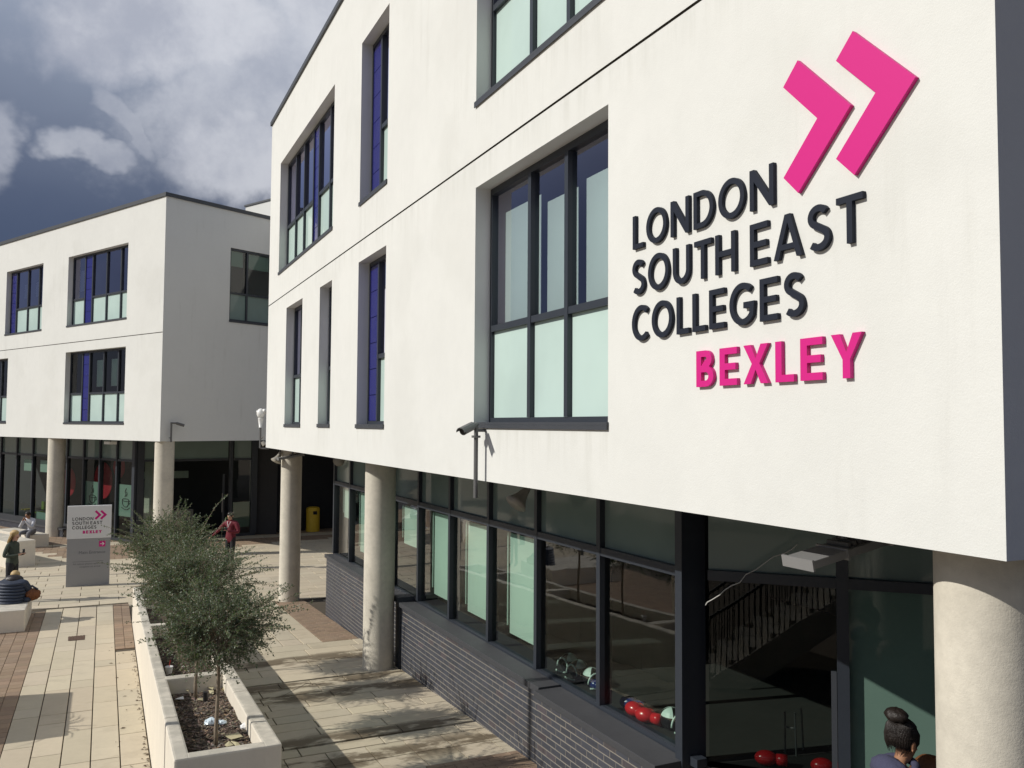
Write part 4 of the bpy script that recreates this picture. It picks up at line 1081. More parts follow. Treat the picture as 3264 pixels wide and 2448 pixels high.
m = MB(); m.tube([c-d_*.09+z_, c-d_*.08+z_, c+d_*.03+z_, c+d_*.07+z_], [.02, .032, .032, .013], 14, raw=True); m.build('bottle_body', 'paper', bo)
m = MB(); m.tube([c+d_*.07+z_, c+d_*.095+z_], .022, 14, raw=True); m.build('cap', 'can_orange', bo)
m = MB(); m.tube([c-d_*.06+z_, c-d_*.0+z_], .0332, 14, raw=True); m.build('label_band', 'can_red', bo)
c = soilpt(573, 865); m = MB(); m.tube([c, c+V((0, 0, .11))], .03, 14, raw=True); tag(m.build('drink_can', 'plastic_black', origin=c), 'black can standing upright between the two trunks', 'can')
def cup_at(px, py):
    p = at(px, py, 1.1)
    for _ in range(4): p = at(px, py, ptop(p.dot(Tv))-.1)
    return p
c = cup_at(500+145/3.702, 2000+470/3.702); cup = thing('paper_cup', c, 'white paper cup with a straw in the corner of the second planter bed', 'cup')
m = MB(); m.tube([c-V((0, 0, .1)), c], [.035, .05], 18, raw=True); m.tube([c, c+V((0, 0, .012))], .054, 18, raw=True); m.build('cup_body', 'paper', cup)
m = MB(); m.tube([c, c+V((.01, .01, .10))], .004, 6, raw=True); m.build('straw', 'can_red', cup)

# ------------------------------------------------------------ concrete seats and objects on the plaza
def block(fr, x0, x1, y0, y1, z1, label, bev=.02, name='concrete_bench', group='cream concrete seat blocks'):
    m = MB(fr); m.box(x0, x1, y0, y1, -.02, z1); o0 = fr.w((x0+x1)/2, (y0+y1)/2, 0)
    return tag(m.build(name, 'cast_white', origin=o0, bevel=bev), label, 'bench', group)
block(M, -23.35, -21.38, -3.8, -1.44, .46, 'cream concrete seat block with the navy jacket person sitting on it, nearest one')
c1 = at(87, 1747); FS = Frame(V((c1.x, c1.y, 0)), Sx, NA)
block(FS, -2.9, 0, 0, .74, .44, 'cream concrete seat block under the man in the white top')
c2 = at(24, 1812); FS2 = Frame(V((c2.x, c2.y, 0)), Sx, NA)
block(FS2, -3.2, 0, 0, .8, .80, 'tall cream concrete block behind the blond woman at the left edge')
m = MB(M); u0_, u1_, n0_, n1_ = -16.62, -14.4, -4.2, -2.05  # unseen block added left of view to cast the rectangular path shadow
ob_ = thing('concrete_planter', M.w(-15.5, -3.1, 0), 'unseen concrete block with a palm-like plant, added left of view to shade the path', 'planter')
m.box(u0_, u1_, n0_, n1_, 0, 1.2); m.build('wall_segment', 'cast_white', ob_, bevel=.03)
m = MB()
for k in range(26):
    a = random.uniform(0, 2*pi); c = M.w(-14.9, -2.4, 1.2); L = random.uniform(.5, .9); P = [c + V((cos(a), sin(a), 0))*L*f + V((0, 0, .7*f-.75*f*f)) for f in (0, .25, .5, .75, 1)]
    sd = V((-sin(a), cos(a), 0))
    for i in range(4):
        w1, w2 = .022*(1-i/4.4), .022*(1-(i+1)/4.4); m.face([P[i]-sd*w1, P[i]+sd*w1, P[i+1]+sd*w2, P[i+1]-sd*w2], raw=True)
tag(m.build('palm_plant', 'palm', origin=M.w(-14.9, -2.4, 1.2)), 'spiky green plant on the added block out of view at the left', 'plant')
c = at(328/1.511+28, 1350+1034/1.511); p = [at(328/1.511, 1350+1048/1.511), at(408/1.511, 1350+1042/1.511), at(410/1.511, 1350+1020/1.511), at(328/1.511, 1350+1028/1.511)]
dr = thing('drain_cover', (p[0]+p[2])/2, 'small rusty rectangular drain cover in the slab path', 'drain cover')
m = MB(); m.face([q+V((0, 0, .004)) for q in p], raw=True); m.build('frame', 'iron', dr)
for k in range(6):
    f0, f1 = (k+.15)/6, (k+.85)/6; m = MB()
    m.face([q+V((0, 0, .009)) for q in (p[0].lerp(p[1], f0), p[0].lerp(p[1], f1), p[3].lerp(p[2], f1), p[3].lerp(p[2], f0))], raw=True); m.build('grate_bar', 'iron', dr)
# diamond shaped drain outline in the near slabs
def g8(x, y): return (x/2.011+700, y/2.011+1650)
def rp(x, y):
    z = 0
    for _ in range(20): p = at(*g8(x, y), z); z = gz(p.dot(Tv))
    return p
m = MB(); Q = [rp(405, 1145), rp(560, 1062), rp(830, 1100), rp(640, 1182)]
for i in range(4):
    a, b = Q[i], Q[(i+1) % 4]; n = (b-a).normalized().cross(V((0, 0, 1)))*.005; z = V((0, 0, .005)); m.face([a-n+z, a+n+z, b+n+z, b-n+z], raw=True)
tag(m.build('manhole_cover', 'slab_joint', origin=Q[0]), 'diamond shaped outline of a paved manhole cover beside the planter', 'manhole cover')
# yellow bin
c = (at(975, 1693)+at(1018, 1693))/2; rb = (at(1018, 1693)-at(975, 1693)).length/2
yb = thing('litter_bin', c, 'round yellow litter bin standing in the dark recess', 'bin')
m = MB(); m.tube([c, c+V((0, 0, .93)), c+V((0, 0, .99)), c+V((0, 0, 1.02))], [rb, rb, rb*.9, rb*.6], 28, raw=True); m.build('bin_body', 'yellow_bin', yb, smooth=False)
vd = (V((0, 0, 0))-c).normalized(); sd_ = V((-vd.y, vd.x, 0)); m = MB(); q = c + vd*(rb+.004) - sd_*-.05
m.face([q+sd_*.0+V((0, 0, .72))+sd_*.12, q+V((0, 0, .72))-sd_*.04-vd*.0, q+V((0, 0, .86))-sd_*.04, q+V((0, 0, .86))+sd_*.12], raw=True); m.build('bin_slot', 'black_hole', yb)

# windblown leaf debris along the foot of the planter
m = MB(M); rd = random.Random(12)
for k in range(200):
    u = rd.uniform(-19.5, -9.5); n = .66 - abs(rd.gauss(0, .035)) - .008 if rd.random() < .8 else rd.uniform(.2, .64); L = rd.uniform(.008, .03)*(1.6 if rd.random() < .12 else 1); a = rd.uniform(0, 6.28)
    c_, s_ = cos(a)*L, sin(a)*L; w_ = rd.uniform(.3, .6); z_ = .006
    m.face([(u-c_, n-s_, z_), (u+s_*w_, n-c_*w_, z_+.008), (u+c_, n+s_, z_+.002), (u-s_*w_, n+c_*w_, z_+.004)])
lf = m.build('fallen_leaves', 'debris', origin=M.w(-14, .6, 0)); tag(lf, 'dry brown leaf debris along the foot of the planter wall', 'leaves', kind='stuff')

# ------------------------------------------------------------ fittings on the buildings
# CCTV camera on a pole in front of the facade
cc = thing('security_camera', M.w(-8.73, D-.11, 4.0), 'grey bullet security camera on a pole under the large window', 'camera')
m = MB(M); m.tube([(-8.73, D-.11, 3.70), (-8.73, D-.11, 4.50)], .024, 12); m.tube([(-8.73, D-.11, 4.44), (-8.73, D, 4.44)], .016, 8); m.build('pole', 'camera_grey', cc)
m = MB(M); m.tube([(-8.73, D-.11, 4.36), (-8.73, D-.11, 4.385)], .05, 14); m.build('clamp', 'camera_grey', cc)
m = MB(); a = M.w(-8.73, D-.12, 4.50); hd = V((-.50, -.82, -.27)).normalized()
m.tube([a-hd*.03, a+hd*.05, a+hd*.07, a+hd*.25], [.026, .028, .042, .046], 18, raw=True); m.build('housing', 'camera_grey', cc, smooth=False)
m = MB(); s_ = hd.cross(V((0, 0, 1))).normalized(); u_ = s_.cross(hd)
for sgn in (1,):
    P = []
    for f in (.06, .30):
        for k in range(7):
            an = pi*k/6; P.append(a + hd*f + s_*cos(an)*.054 + u_*sin(an)*.054)
    for k in range(6): m.face([P[k], P[k+1], P[k+8], P[k+7]], raw=True); m.face([P[k+7]*1, P[k+8], P[k+8]-u_*.004, P[k+7]-u_*.004], raw=True)
m.build('sunshield', 'camera_grey', cc); m = MB(); m.tube([a+hd*.251, a+hd*.256], .035, 16, raw=True); m.build('lens', 'plastic_black', cc)
# CCTV on the left building
p0 = FB.w(.33, -.12, 0); c3 = thing('security_camera', p0+V((0, 0, 4.0)), 'small dark security camera on a short pole at the corner of the left building', 'camera')
m = MB(FB); m.tube([(.33, -.12, 3.86), (.33, -.12, 4.50)], .03, 10); m.tube([(.33, -.12, 4.0), (.33, 0, 4.0)], .015, 8); m.build('pole', 'camera_grey', c3)
m = MB(FB); m.tube([(.30, -.12, 4.50), (.45, -.16, 4.50), (.50, -.17, 4.49), (.72, -.25, 4.42)], [.03, .03, .05, .05], 12); m.build('housing', 'camera_grey', c3)
# dome camera on the far corner of the main building
pb = M.w(-23.02, D+.1, 0); dep = pb.y
def P3(px, py, d=22.6): r = ray(px, py); return V((0, 0, H)) + r*(d/r.y)
pz = thing('security_camera', P3(830, 1430), 'white moving dome security camera on a pole at the far corner of the large building', 'camera')
m = MB(); m.tube([P3(829, 1428), P3(830, 1363)], .028, 10, raw=True); m.tube([P3(829, 1429), P3(856, 1430)], .02, 8, raw=True); m.build('pole', 'camera_grey', pz)
m = MB(); m.tube([P3(830, 1363), P3(830, 1362), P3(831, 1335), P3(831, 1333)], [.055, .035, .07, .075], 14, raw=True); m.ball(P3(831, 1318), (.105, .105, .135)); m.tube([P3(838, 1311), P3(848, 1311)], [.06, .07], 12, raw=True); m.tube([P3(824, 1312), P3(817, 1311)], [.03, .02], 10, raw=True); m.build('camera_head', 'white_gloss', pz, smooth=True)
m = MB(); m.tube([P3(836, 1408), P3(844, 1418)], [.05, .07], 10, raw=True); m.tube([P3(832, 1400), P3(842, 1390)], .012, 6, raw=True); m.build('lamp', 'horn_grey', pz)
# horn loudspeakers
def horn(label, back, mouth, r, mount):
    h = thing('loudspeaker', mount, label, 'loudspeaker', 'horn loudspeakers under the overhang'); d = (mouth-back)
    pr = [(0, .26), (.12, .30), (.30, .36), (.5, .46), (.7, .62), (.88, .84), (1., 1.), (1.01, .98), (.85, .78), (.6, .5), (.35, .34)]
    m = MB(); m.tube([back + d*f for f, _ in pr], [r*k for _, k in pr], 26, raw=True, cap=False); m.tube([back-d*.12, back+d*.01], [r*.34, r*.34], 16, raw=True); m.build('horn', 'horn_grey', h, smooth=True)
    m = MB(); m.tube([back+d*.32, back+d*.72, back+d*.76], [r*.2, r*.2, r*.1], 12, raw=True); m.build('driver', 'horn_grey', h)
    m = MB(); m.tube([back, mount], .018, 8, raw=True); m.tube([mount-V((0, 0, .02)), mount], .06, 10, raw=True); m.build('bracket', 'camera_grey', h); return h
def Hn(px, py, n): return on(px, py, Nv, n)
bk_ = P3(1687, 1549, 10.55); mo = P3(1644, 1607, 10.42); mt_p = V((bk_.x, bk_.y, ZB-.002))
horn('grey horn loudspeaker hanging under the facade near the mint blinds, its mouth facing us', bk_, mo, .14, mt_p)
bk_ = P3(893, 1445, 21.9); mo = P3(880, 1470, 21.8); horn('pale horn loudspeaker left of the farthest column', bk_, mo, .14, V((bk_.x, bk_.y, ZB-.002)))
bk_ = Hn(1092, 1462, 4.5); mo = Hn(1080, 1468, 4.35); horn('small pale horn loudspeaker half hidden left of the middle column', bk_, mo, .12, V((bk_.x, bk_.y, ZB-.002)))
# floodlights
def flood(label, u, n0, n1, z0, z1, wid):
    """long fitting running inwards from the facade edge, its outer end tipped down"""
    p = M.w(u, n0, z0); f = thing('floodlight', p, label, 'floodlight', 'floodlights under the overhang')
    q_ = M.w(u, n1, z1); yy = (q_-p); Lg = yy.length; fr = Frame(p, Tv, yy); fr.z = fr.x.cross(fr.y); L = wid
    m = MB(fr); m.box(-L/2, L/2, 0, Lg, -.052, 0); m.build('housing', 'alu', f, bevel=.006)
    for y_ in (-.012, Lg*.42, Lg):
        m = MB(fr); m.box(-L/2-.012, L/2+.012, y_, y_+.014, -.062, .010); m.build('end_plate', 'alu', f)
    m = MB(fr); m.box(-L/2+.02, L/2-.02, .03, Lg*.40, -.058, -.053); m.build('lamp_glass', 'white_gloss', f)
    for k in range(6):
        m = MB(fr); m.box(-L/2+.03, L/2-.03, Lg*.5+k*.05, Lg*.5+k*.05+.02, .001, .030); m.build('cooling_fin', 'camera_grey', f)
    m = MB(); m.tube([fr.w(0, Lg*.6, .03), V((fr.w(0, Lg*.6, 0).x, fr.w(0, Lg*.6, 0).y, ZB-.001))], .025, 10, raw=True); m.build('bracket', 'camera_grey', f)
    return f
flood('large silver floodlight under the facade edge beside the nearest column', -4.10, 3.93, 4.60, 3.68, 3.80, .24)
flood('small pale floodlight on the farthest column top', -21.7, 3.9, 4.5, 3.66, 3.76, .26)
p = on(352, 1410, NA, CA.dot(NA)+.5); fl3 = thing('floodlight', V((p.x, p.y, 3.76)), 'small white floodlight under the left building between its columns', 'floodlight', 'floodlights under the overhang')
F3 = Frame(V((p.x, p.y, 0)), Sx, NA); m = MB(F3); m.box(-.2, .2, -.14, .14, 3.70, 3.80); m.build('housing', 'white_gloss', fl3); m = MB(F3); m.tube([(0, 0, 3.8), (0, 0, 3.879)], .02, 8); m.build('bracket', 'camera_grey', fl3)
# loose white cable hanging in front of the angled glazing
def Jn(px, py): return on(px, py, nj, (FJ.o - nj*.06).dot(nj))
def g6(x, y): return (x/3.318+2150, y/3.318+1450)
pts = [Jn(*g6(*q)) for q in ((1300, 945), (1240, 1000), (1170, 1040), (1050, 1075), (960, 1140), (860, 1215), (755, 1265), (690, 1350), (600, 1385), (530, 1430), (480, 1480), (400, 1530), (345, 1560), (328, 1590))]
m = MB(); m.tube(pts, .0045, 6, raw=True); tag(m.build('cable', 'cable', origin=pts[0]), 'thin white cable sagging from the large floodlight across the dark glass', 'cable')

# training kit on the floor behind the glass
def head_guard(label, px, py, yaw, s=1.):
    """padded helmet lying on the floor: dark shell, mint crown patch and brow band, open face"""
    c = at(px, py, 1.40); h = thing('head_guard', c, label, 'head guard', 'head guards on the floor behind the glass'); R3 = Matrix.Rotation(yaw, 3, 'Z')
    W_ = lambda x, y, z: c + R3 @ V((x*s, y*s, z*s))
    m = MB(); m.ball(W_(-.02, 0, .10), (.125*s, .105*s, .115*s), nu=20, nv=14, rot=R3, fn=lambda d: .72 if (d.x > .62 and d.z < .45) else 1.); m.build('shell', 'guard_black', h, smooth=True)
    m = MB(); cc_ = W_(-.02, 0, .10); nu, nv = 14, 6; V0 = []
    for a in range(nv+1):
        for b in range(nu+1):
            th = .02 + 1.2*a/nv; ph = pi*.22 + (pi*1.56)*b/nu; d = V((sin(th)*cos(ph), sin(th)*sin(ph), cos(th)))
            V0.append(cc_ + R3 @ V((d.x*.132*s, d.y*.112*s, d.z*.122*s)))
    for a in range(nv):
        for b in range(nu):
            if b % 5 == 4: continue
            k = a*(nu+1)+b; m.face([V0[k], V0[k+nu+1], V0[k+nu+2], V0[k+1]], raw=True)
    m.build('crown_patch', 'guard_mint', h)
    m = MB(); m.tube([W_(.085, .098*cos(pi*k/12), .06+.115*sin(pi*k/12)) for k in range(13)], .011*s, 7, raw=True); m.build('brow_band', 'guard_mint', h, smooth=True)
    m = MB(); m.tube([W_(.11+.03*sin(pi*k/8), .085*cos(pi*k/8), .018) for k in range(9)], .010*s, 6, raw=True); m.build('chin_strap', 'guard_mint', h); return h
def k8(x, y): return (1700+x/4.0218, 2050+y/4.0218)
head_guard('black and mint head guard, left one behind the glass', *k8(440, 355), -2.5)
head_guard('black and mint head guard, second from the left behind the glass', *k8(560, 450), -2.5)
head_guard('mint head guard beside the narrow mullion', *k8(760, 560), -1.2)
head_guard('mint and black head guard in the right corner of the dark pane', *k8(1790, 1110), -1.0)
def glove(label, px, py, yaw, matn, s=1.):
    c = at(px, py, 1.40); h = thing('boxing_glove', c, label, 'boxing glove', 'boxing gloves on the floor behind the glass'); R3 = Matrix.Rotation(yaw, 3, 'Z')
    m = MB(); m.ball(c + V((0, 0, .085*s)), (.13*s, .095*s, .085*s), nu=18, nv=12, rot=R3, fn=lambda d: 1+.08*d.x); m.build('mitt', matn, h, smooth=True)
    m = MB(); m.ball(c + R3 @ V((.0, -.085*s, .10*s)), (.075*s, .04*s, .045*s), nu=12, nv=8, rot=R3); m.build('thumb', matn, h, smooth=True)
    m = MB(); m.tube([c + R3 @ V((-.10*s, 0, .08*s)), c + R3 @ V((-.22*s, 0, .075*s))], [.062*s, .07*s], 16, raw=True); m.build('cuff', matn, h, smooth=True); return h
glove('blue boxing glove beside the two red gloves', *k8(1230, 850), 2.4, 'glove_blue', .85)
glove('dark blue boxing glove left of the narrow mullion', *k8(790, 590), 2.0, 'glove_blue', .7)
glove('red boxing glove, left one of the touching pair', *k8(1300, 940), 2.2, 'glove_red', .9)
glove('red boxing glove, right one of the touching pair', *k8(1440, 1020), 2.4, 'glove_red', .9)
glove('shiny red boxing glove alone behind the angled glass', 2445, 2440, 2.9, 'glove_red', .8)
glove('red boxing glove at the bottom edge behind the angled glass', 2625, 2466, 2.9, 'glove_red', .8)
# stool inside
c = (at(2503, 2405, 1.4)); sdir2 = dj
st = thing('stool', c, 'tall metal stool frame standing behind the angled glass', 'stool')
m = MB()
for o_ in (V((0, 0, 0)), dj*.10, dj*.16+nj*.18): m.tube([c+o_, c+o_*.9+V((0, 0, .40))], .009, 8, raw=True); m.build('leg', 'camera_grey', st) ; m = MB()
m.tube([c+V((0, 0, .26)), c+dj*.10+V((0, 0, .25))], .009, 8, raw=True); m.build('rail', 'camera_grey', st)
m = MB(); fr = Frame(c, dj, nj); m.box(-.03, .2, -.03, .22, .40, .42); m.build('seat', 'camera_grey', st, bevel=.004)

# ------------------------------------------------------------ lamp posts left of the view, whose shadows cross the paving
def lamp(p, hgt, label, r=.06):
    l = thing('street_lamp', p, label, 'street lamp', 'lamp posts left of the path')
    m = MB(); m.tube([p, p+V((0, 0, .8)), p+V((0, 0, .82)), p+V((0, 0, hgt))], [r*1.4, r*1.4, r, r*.7], 14, raw=True); m.build('pole', 'camera_grey', l)
    m = MB(); m.tube([p+V((0, 0, hgt)), p+V((0, 0, hgt+.25)), p+V((0, 0, hgt+.3))], [.12, .2, .05], 16, raw=True); m.build('lamp_head', 'camera_grey', l); return l
sh = V((-sin(SUN_AZ), -cos(SUN_AZ), 0))
def off(p, t_): q = p - sh*t_; return V((q.x, q.y, 0))
lamp(off(at(86, 1839), 2.6), 7.5, 'tall lamp post whose thin shadow passes behind the sign')
lamp(off(at(20, 1945), 2.2), 5., 'lamp post whose shadow crosses the slabs behind the people', .05)
lamp(off(V((.4, 10.45, 0)), 8.4), 7.4, 'lamp post whose shadow climbs the low brick wall', .07)

# ------------------------------------------------------------ stairs and walkway behind the viewpoint, mirrored in the angled glass
stx = thing('footbridge_stairs', V((1.6, -1, 0)), 'concrete stairs with black railings beside the viewpoint, reflected in the glass', 'stairs')
SA, SB = V((2.02, 1.5, 2.85)), V((-.6, 3.3, .72)); ds = (SB-SA); dsh = V((ds.x, ds.y, 0)).normalized(); ss = V((-dsh.y, dsh.x, 0))
N_ = 11
for k in range(N_):
    a = SA.lerp(SB, k/N_); fr = Frame(V((a.x, a.y, 0)), dsh, ss); Ld = V((ds.x, ds.y, 0)).length/N_
    m = MB(fr); m.box(0, Ld+.01, -.60, .60, a.z-.24, a.z); m.build('step', 'concrete', stx)
for s_ in (-.62, .62):
    m = MB(); P = [SA+ss*s_+V((0, 0, -.35)), SB+ss*s_+V((0, 0, -.35)), SB+ss*s_+V((0, 0, .12)), SA+ss*s_+V((0, 0, .12))]; Q = [p+ss*(.06 if s_ > 0 else -.06) for p in P]
    m.face(P, raw=True); m.face(Q[::-1], raw=True)
    for i in range(4): m.face([P[i], Q[i], Q[(i+1) % 4], P[(i+1) % 4]], raw=True)
    m.build('stringer', 'cast_white', stx)
    m = MB(); m.tube([SA+ss*s_*1.05+V((0, 0, 1.0)), SB+ss*s_*1.05+V((0, 0, 1.0))], .025, 8, raw=True); m.build('handrail', 'steel_rail', stx)
    m = MB()
    for k in range(40):
        p = SA.lerp(SB, k/39)+ss*s_*1.05; m.tube([p+V((0, 0, .1)), p+V((0, 0, 1.0))], .009, 5, raw=True, cap=False)
    m.build('balusters', 'steel_rail', stx)
m = MB(); m.box(-1.6, 1.9, -3.2, 1.25, 2.65, 2.84); m.build('landing', 'concrete', stx)

# ------------------------------------------------------------ people
def bake_person(name, loc, yaw, label, J, bones, zones, hair=None, extra=(), scale=1.):
    """J: joint -> (x,y,z,r); bones: (joint,joint,zone); one continuous skinned body"""
    names = list(J); idx = {k: i for i, k in enumerate(names)}
    me = bpy.data.meshes.new('body'); me.from_pydata([V(J[k][:3])*scale for k in names], [(idx[a], idx[b]) for a, b, _ in bones], [])
    ob = bpy.data.objects.new('tmp', me); COL.objects.link(ob)
    sk = ob.modifiers.new('s', 'SKIN'); sk.use_smooth_shade = True; sk.branch_smoothing = .4
    for k in names:
        r = J[k][3]*scale; r2 = (J[k][4] if len(J[k]) > 4 else J[k][3])*scale
        d = me.skin_vertices[0].data[idx[k]]; d.radius = (r, r2); d.use_root = (k == 'pelvis')
    sb = ob.modifiers.new('d', 'SUBSURF'); sb.levels = sb.render_levels = 2
    bpy.context.view_layer.update(); dg_ = bpy.context.evaluated_depsgraph_get(); me2 = bpy.data.meshes.new_from_object(ob.evaluated_get(dg_))
    bpy.data.objects.remove(ob)
    zl = []; 
    for z in zones.values():
        if z not in zl: zl.append(z)
    me2.materials.clear()
    for z in zl: me2.materials.append(MT[z])
    segs = [(V(J[a][:3])*scale, V(J[b][:3])*scale, zl.index(zones[c]), (J[a][3]+J[b][3])/2*scale) for a, b, c in bones]
    for p in me2.polygons:
        best = (9e9, 0)
        for a, b, mi, r in segs:
            d = b-a; f = max(0, min(1, (p.center-a).dot(d)/max(1e-9, d.length_squared))); dd = (p.center-(a+d*f)).length - r
            if dd < best[0]: best = (dd, mi)
        p.material_index = best[1]; p.use_smooth = True
    me2.name = 'body'
    root = bpy.data.objects.new(name, None); COL.objects.link(root); root.location = loc; root.rotation_euler = (0, 0, yaw); tag(root, label, 'person')
    root.empty_display_size = .1
    b = bpy.data.objects.new('body', me2); COL.objects.link(b); b.parent = root
    for (nm, mb_, mt_) in extra:
        q = bpy.data.meshes.new(nm); q.from_pydata([tuple(v*scale) for v in mb_.v], [], mb_.f)
        for k in (mt_ if isinstance(mt_, list) else [mt_]): q.materials.append(MT[k])
        q.polygons.foreach_set('material_index', mb_.m)
        q.polygons.foreach_set('use_smooth', [True]*len(q.polygons)); q.update()
        o = bpy.data.objects.new(nm, q); COL.objects.link(o); o.parent = root
    return root
def skel(pose, female=False):
    """pose overrides on a standing default; returns joints and bones (x right, y forward, z up, 1.75 m)"""
    f = .9 if female else 1.
    J = {'pelvis': (0, 0, .95, .135, .11), 'waist': (0, 0, 1.08, .125*f, .10), 'chest': (0, 0, 1.28, .15*f, .115), 'upchest': (0, -.005, 1.40, .125*f, .10), 'neck': (0, 0, 1.49, .055), 'jaw': (0, .03, 1.56, .062, .07), 'head': (0, .015, 1.65, .088, .096), 'crown': (0, 0, 1.71, .062)}
    J['nose'] = (0, .118, 1.625, .014)
    for s, n in ((-1, 'l'), (1, 'r')):
        J.update({'sh'+n: (s*.165*f, 0, 1.41, .062*f), 'el'+n: (s*.235, -.02, 1.14, .045*f), 'wr'+n: (s*.25, .06, .90, .030), 'ha'+n: (s*.25, .09, .83, .032, .022),
                  'hip'+n: (s*.095, 0, .88, .095), 'kn'+n: (s*.105, .01, .49, .062), 'an'+n: (s*.11, -.02, .09, .042), 'he'+n: (s*.11, -.05, .045, .04), 'to'+n: (s*.12, .14, .032, .036)})
    for k, v in pose.items():
        J[k] = tuple(v) + tuple(J[k][len(v):]) if k in J else v
    B = [('pelvis', 'waist', 'top'), ('waist', 'chest', 'top'), ('chest', 'upchest', 'top'), ('upchest', 'neck', 'skin'), ('neck', 'jaw', 'skin'), ('jaw', 'head', 'skin'), ('head', 'crown', 'skin'), ('head', 'nose', 'skin')]
    for n in 'lr':
        B += [('upchest', 'sh'+n, 'top'), ('sh'+n, 'el'+n, 'top'), ('el'+n, 'wr'+n, 'top'), ('wr'+n, 'ha'+n, 'skin'), ('pelvis', 'hip'+n, 'leg'), ('hip'+n, 'kn'+n, 'leg'), ('kn'+n, 'an'+n, 'leg'), ('an'+n, 'he'+n, 'shoe'), ('an'+n, 'to'+n, 'shoe')]
        w_, h_ = V(J['wr'+n][:3]), V(J['ha'+n][:3]); d = (h_-w_).normalized(); sd = d.cross(V((0, 0, 1))); sd = sd.normalized() if sd.length > .1 else V((1, 0, 0)); un = sd.cross(d)
        curl = pose.get('_curl', -.5)
        for q in range(4):
            a = h_ + sd*(q-1.5)*.019 + d*.022; L = (.062, .072, .068, .054)[q]
            b = a + d*L*.55 + un*curl*.012; c = b + d*L*.40 + un*curl*.04
            J['f%s%d' % (n, q)] = (*a, .0088); J['g%s%d' % (n, q)] = (*b, .0082); J['h%s%d' % (n, q)] = (*c, .0072)
            B += [('ha'+n, 'f%s%d' % (n, q), 'skin'), ('f%s%d' % (n, q), 'g%s%d' % (n, q), 'skin'), ('g%s%d' % (n, q), 'h%s%d' % (n, q), 'skin')]
        a = h_ + sd*(-.036 if n == 'r' else .036) - d*.008; b = a + d*.035 + sd*(-.012 if n == 'r' else .012)
        J['t%s' % n] = (*a, .011); J['u%s' % n] = (*b, .0085); B += [('ha'+n, 't'+n, 'skin'), ('t'+n, 'u'+n, 'skin')]
    return J, B
def hair_cap(c, r, back=1.0, front=.35, seed=1):
    """cap of hair covering the skull except the face (+y)"""
    m = MB(); m.ball(c, r, nu=24, nv=16, fn=lambda d: (1.0 + .05*noise.noise(d*4+V((seed, 0, 0)))) * (1. if (d.z > front or d.y < .15) and d.z > -.55-.2*(d.y < -.2) else .80)); return m
def face_bits(h, look=(0, 1, 0)):
    L = V(look).normalized(); s = V((0, 0, 1)).cross(L).normalized()*-1; u = s.cross(L) if s.cross(L).z > 0 else L.cross(s); m = MB()
    for k in (-1, 1): m.ball(V(h) + L*.086 + s*k*.032 + u*.01, (.011, .008, .006), 0, 8, 6)
    m.ball(V(h) + L*.088 - u*.058, (.022, .008, .007), 1, 8, 6); e = MB()
    for k in (-1, 1): e.ball(V(h) + s*k*.088 - L*.01, (.012, .018, .032), 0, 8, 6)
    return m, e

# man in maroon, looking down at his phone, the other arm out
J, B = skel({'head': (0.0, .05, 1.635), 'jaw': (0, .06, 1.55), 'crown': (0, .03, 1.70), 'nose': (0, .15, 1.60), 'elr': (.38, .06, 1.18), 'wrr': (.53, .16, 1.02), 'har': (.585, .19, .975),
             'ell': (-.30, .04, 1.14, .062), 'wrl': (-.10, .27, 1.18, .04), 'hal': (-.05, .30, 1.21), 'chest': (0, 0, 1.28, .19, .135), 'waist': (0, 0, 1.06, .18, .13), 'shl': (-.20, 0, 1.41, .085), 'shr': (.20, 0, 1.41, .085),
             'anl': (-.06, -.02, .09), 'anr': (.06, .03, .09), 'knl': (-.08, .02, .49, .07), 'knr': (.08, .04, .49, .07)})
hc = hair_cap(V((0, .035, 1.665)), (.098, .108, .098), seed=2); fb, ears = face_bits((0, .05, 1.625), (0, 1, -.45))
ph = MB(); ph.box(-.08, -.01, .31, .322, 1.20, 1.32)
lan = MB(); lan.tube([(-.06, .10, 1.47), (-.02, .15, 1.35), (0, .16, 1.28)], .006, 6); lan.tube([(.06, .10, 1.47), (.02, .15, 1.35), (0, .16, 1.28)], .006, 6)
pm = at(733, 1813)
bake_person('person', pm, pi - .25, 'person in a maroon jacket and dark trousers standing by the trees looking at a phone', J, B, {'top': 'maroon_cloth', 'skin': 'skin', 'leg': 'black_cloth', 'shoe': 'plastic_black'},
            extra=[('hair', hc, 'hair_dark'), ('face_features', fb, ['hair_dark', 'can_red']), ('ear', ears, 'skin'), ('phone', ph, 'plastic_black'), ('lanyard', lan, 'paper')])
# blond woman facing right, looking at a phone
J, B = skel({'head': (0.0, .07, 1.63), 'jaw': (0, .09, 1.545), 'crown': (0, .04, 1.70), 'nose': (0, .17, 1.585), 'neck': (0, .02, 1.48), 'ell': (-.24, -.05, 1.13, .05), 'wrl': (-.12, .22, 1.16), 'hal': (-.05, .28, 1.19), 'elr': (.24, -.05, 1.13, .05), 'wrr': (.12, .22, 1.16), 'har': (.04, .28, 1.19),
             'waist': (0, .0, 1.06, .155, .14), 'pelvis': (0, -.01, .97, .18, .15), 'chest': (0, 0, 1.26, .17, .14)}, True)
hc = hair_cap(V((0, .045, 1.66)), (.10, .112, .10), seed=4)
for k in range(14):
    a = -pi*.15 + (pi*1.3)*k/13; x, y = .088*cos(a+pi), .045-.085*abs(sin(a)); hc.tube([(x, y+.02, 1.66), (x*1.12, y-.02, 1.56), (x*1.2, y-.06, 1.46), (x*1.0, y-.07, 1.36)], [.028, .026, .022, .008], 6)
fb, ears = face_bits((0, .07, 1.615), (0, 1, -.6)); ph = MB(); ph.box(-.03, .04, .30, .312, 1.17, 1.30)
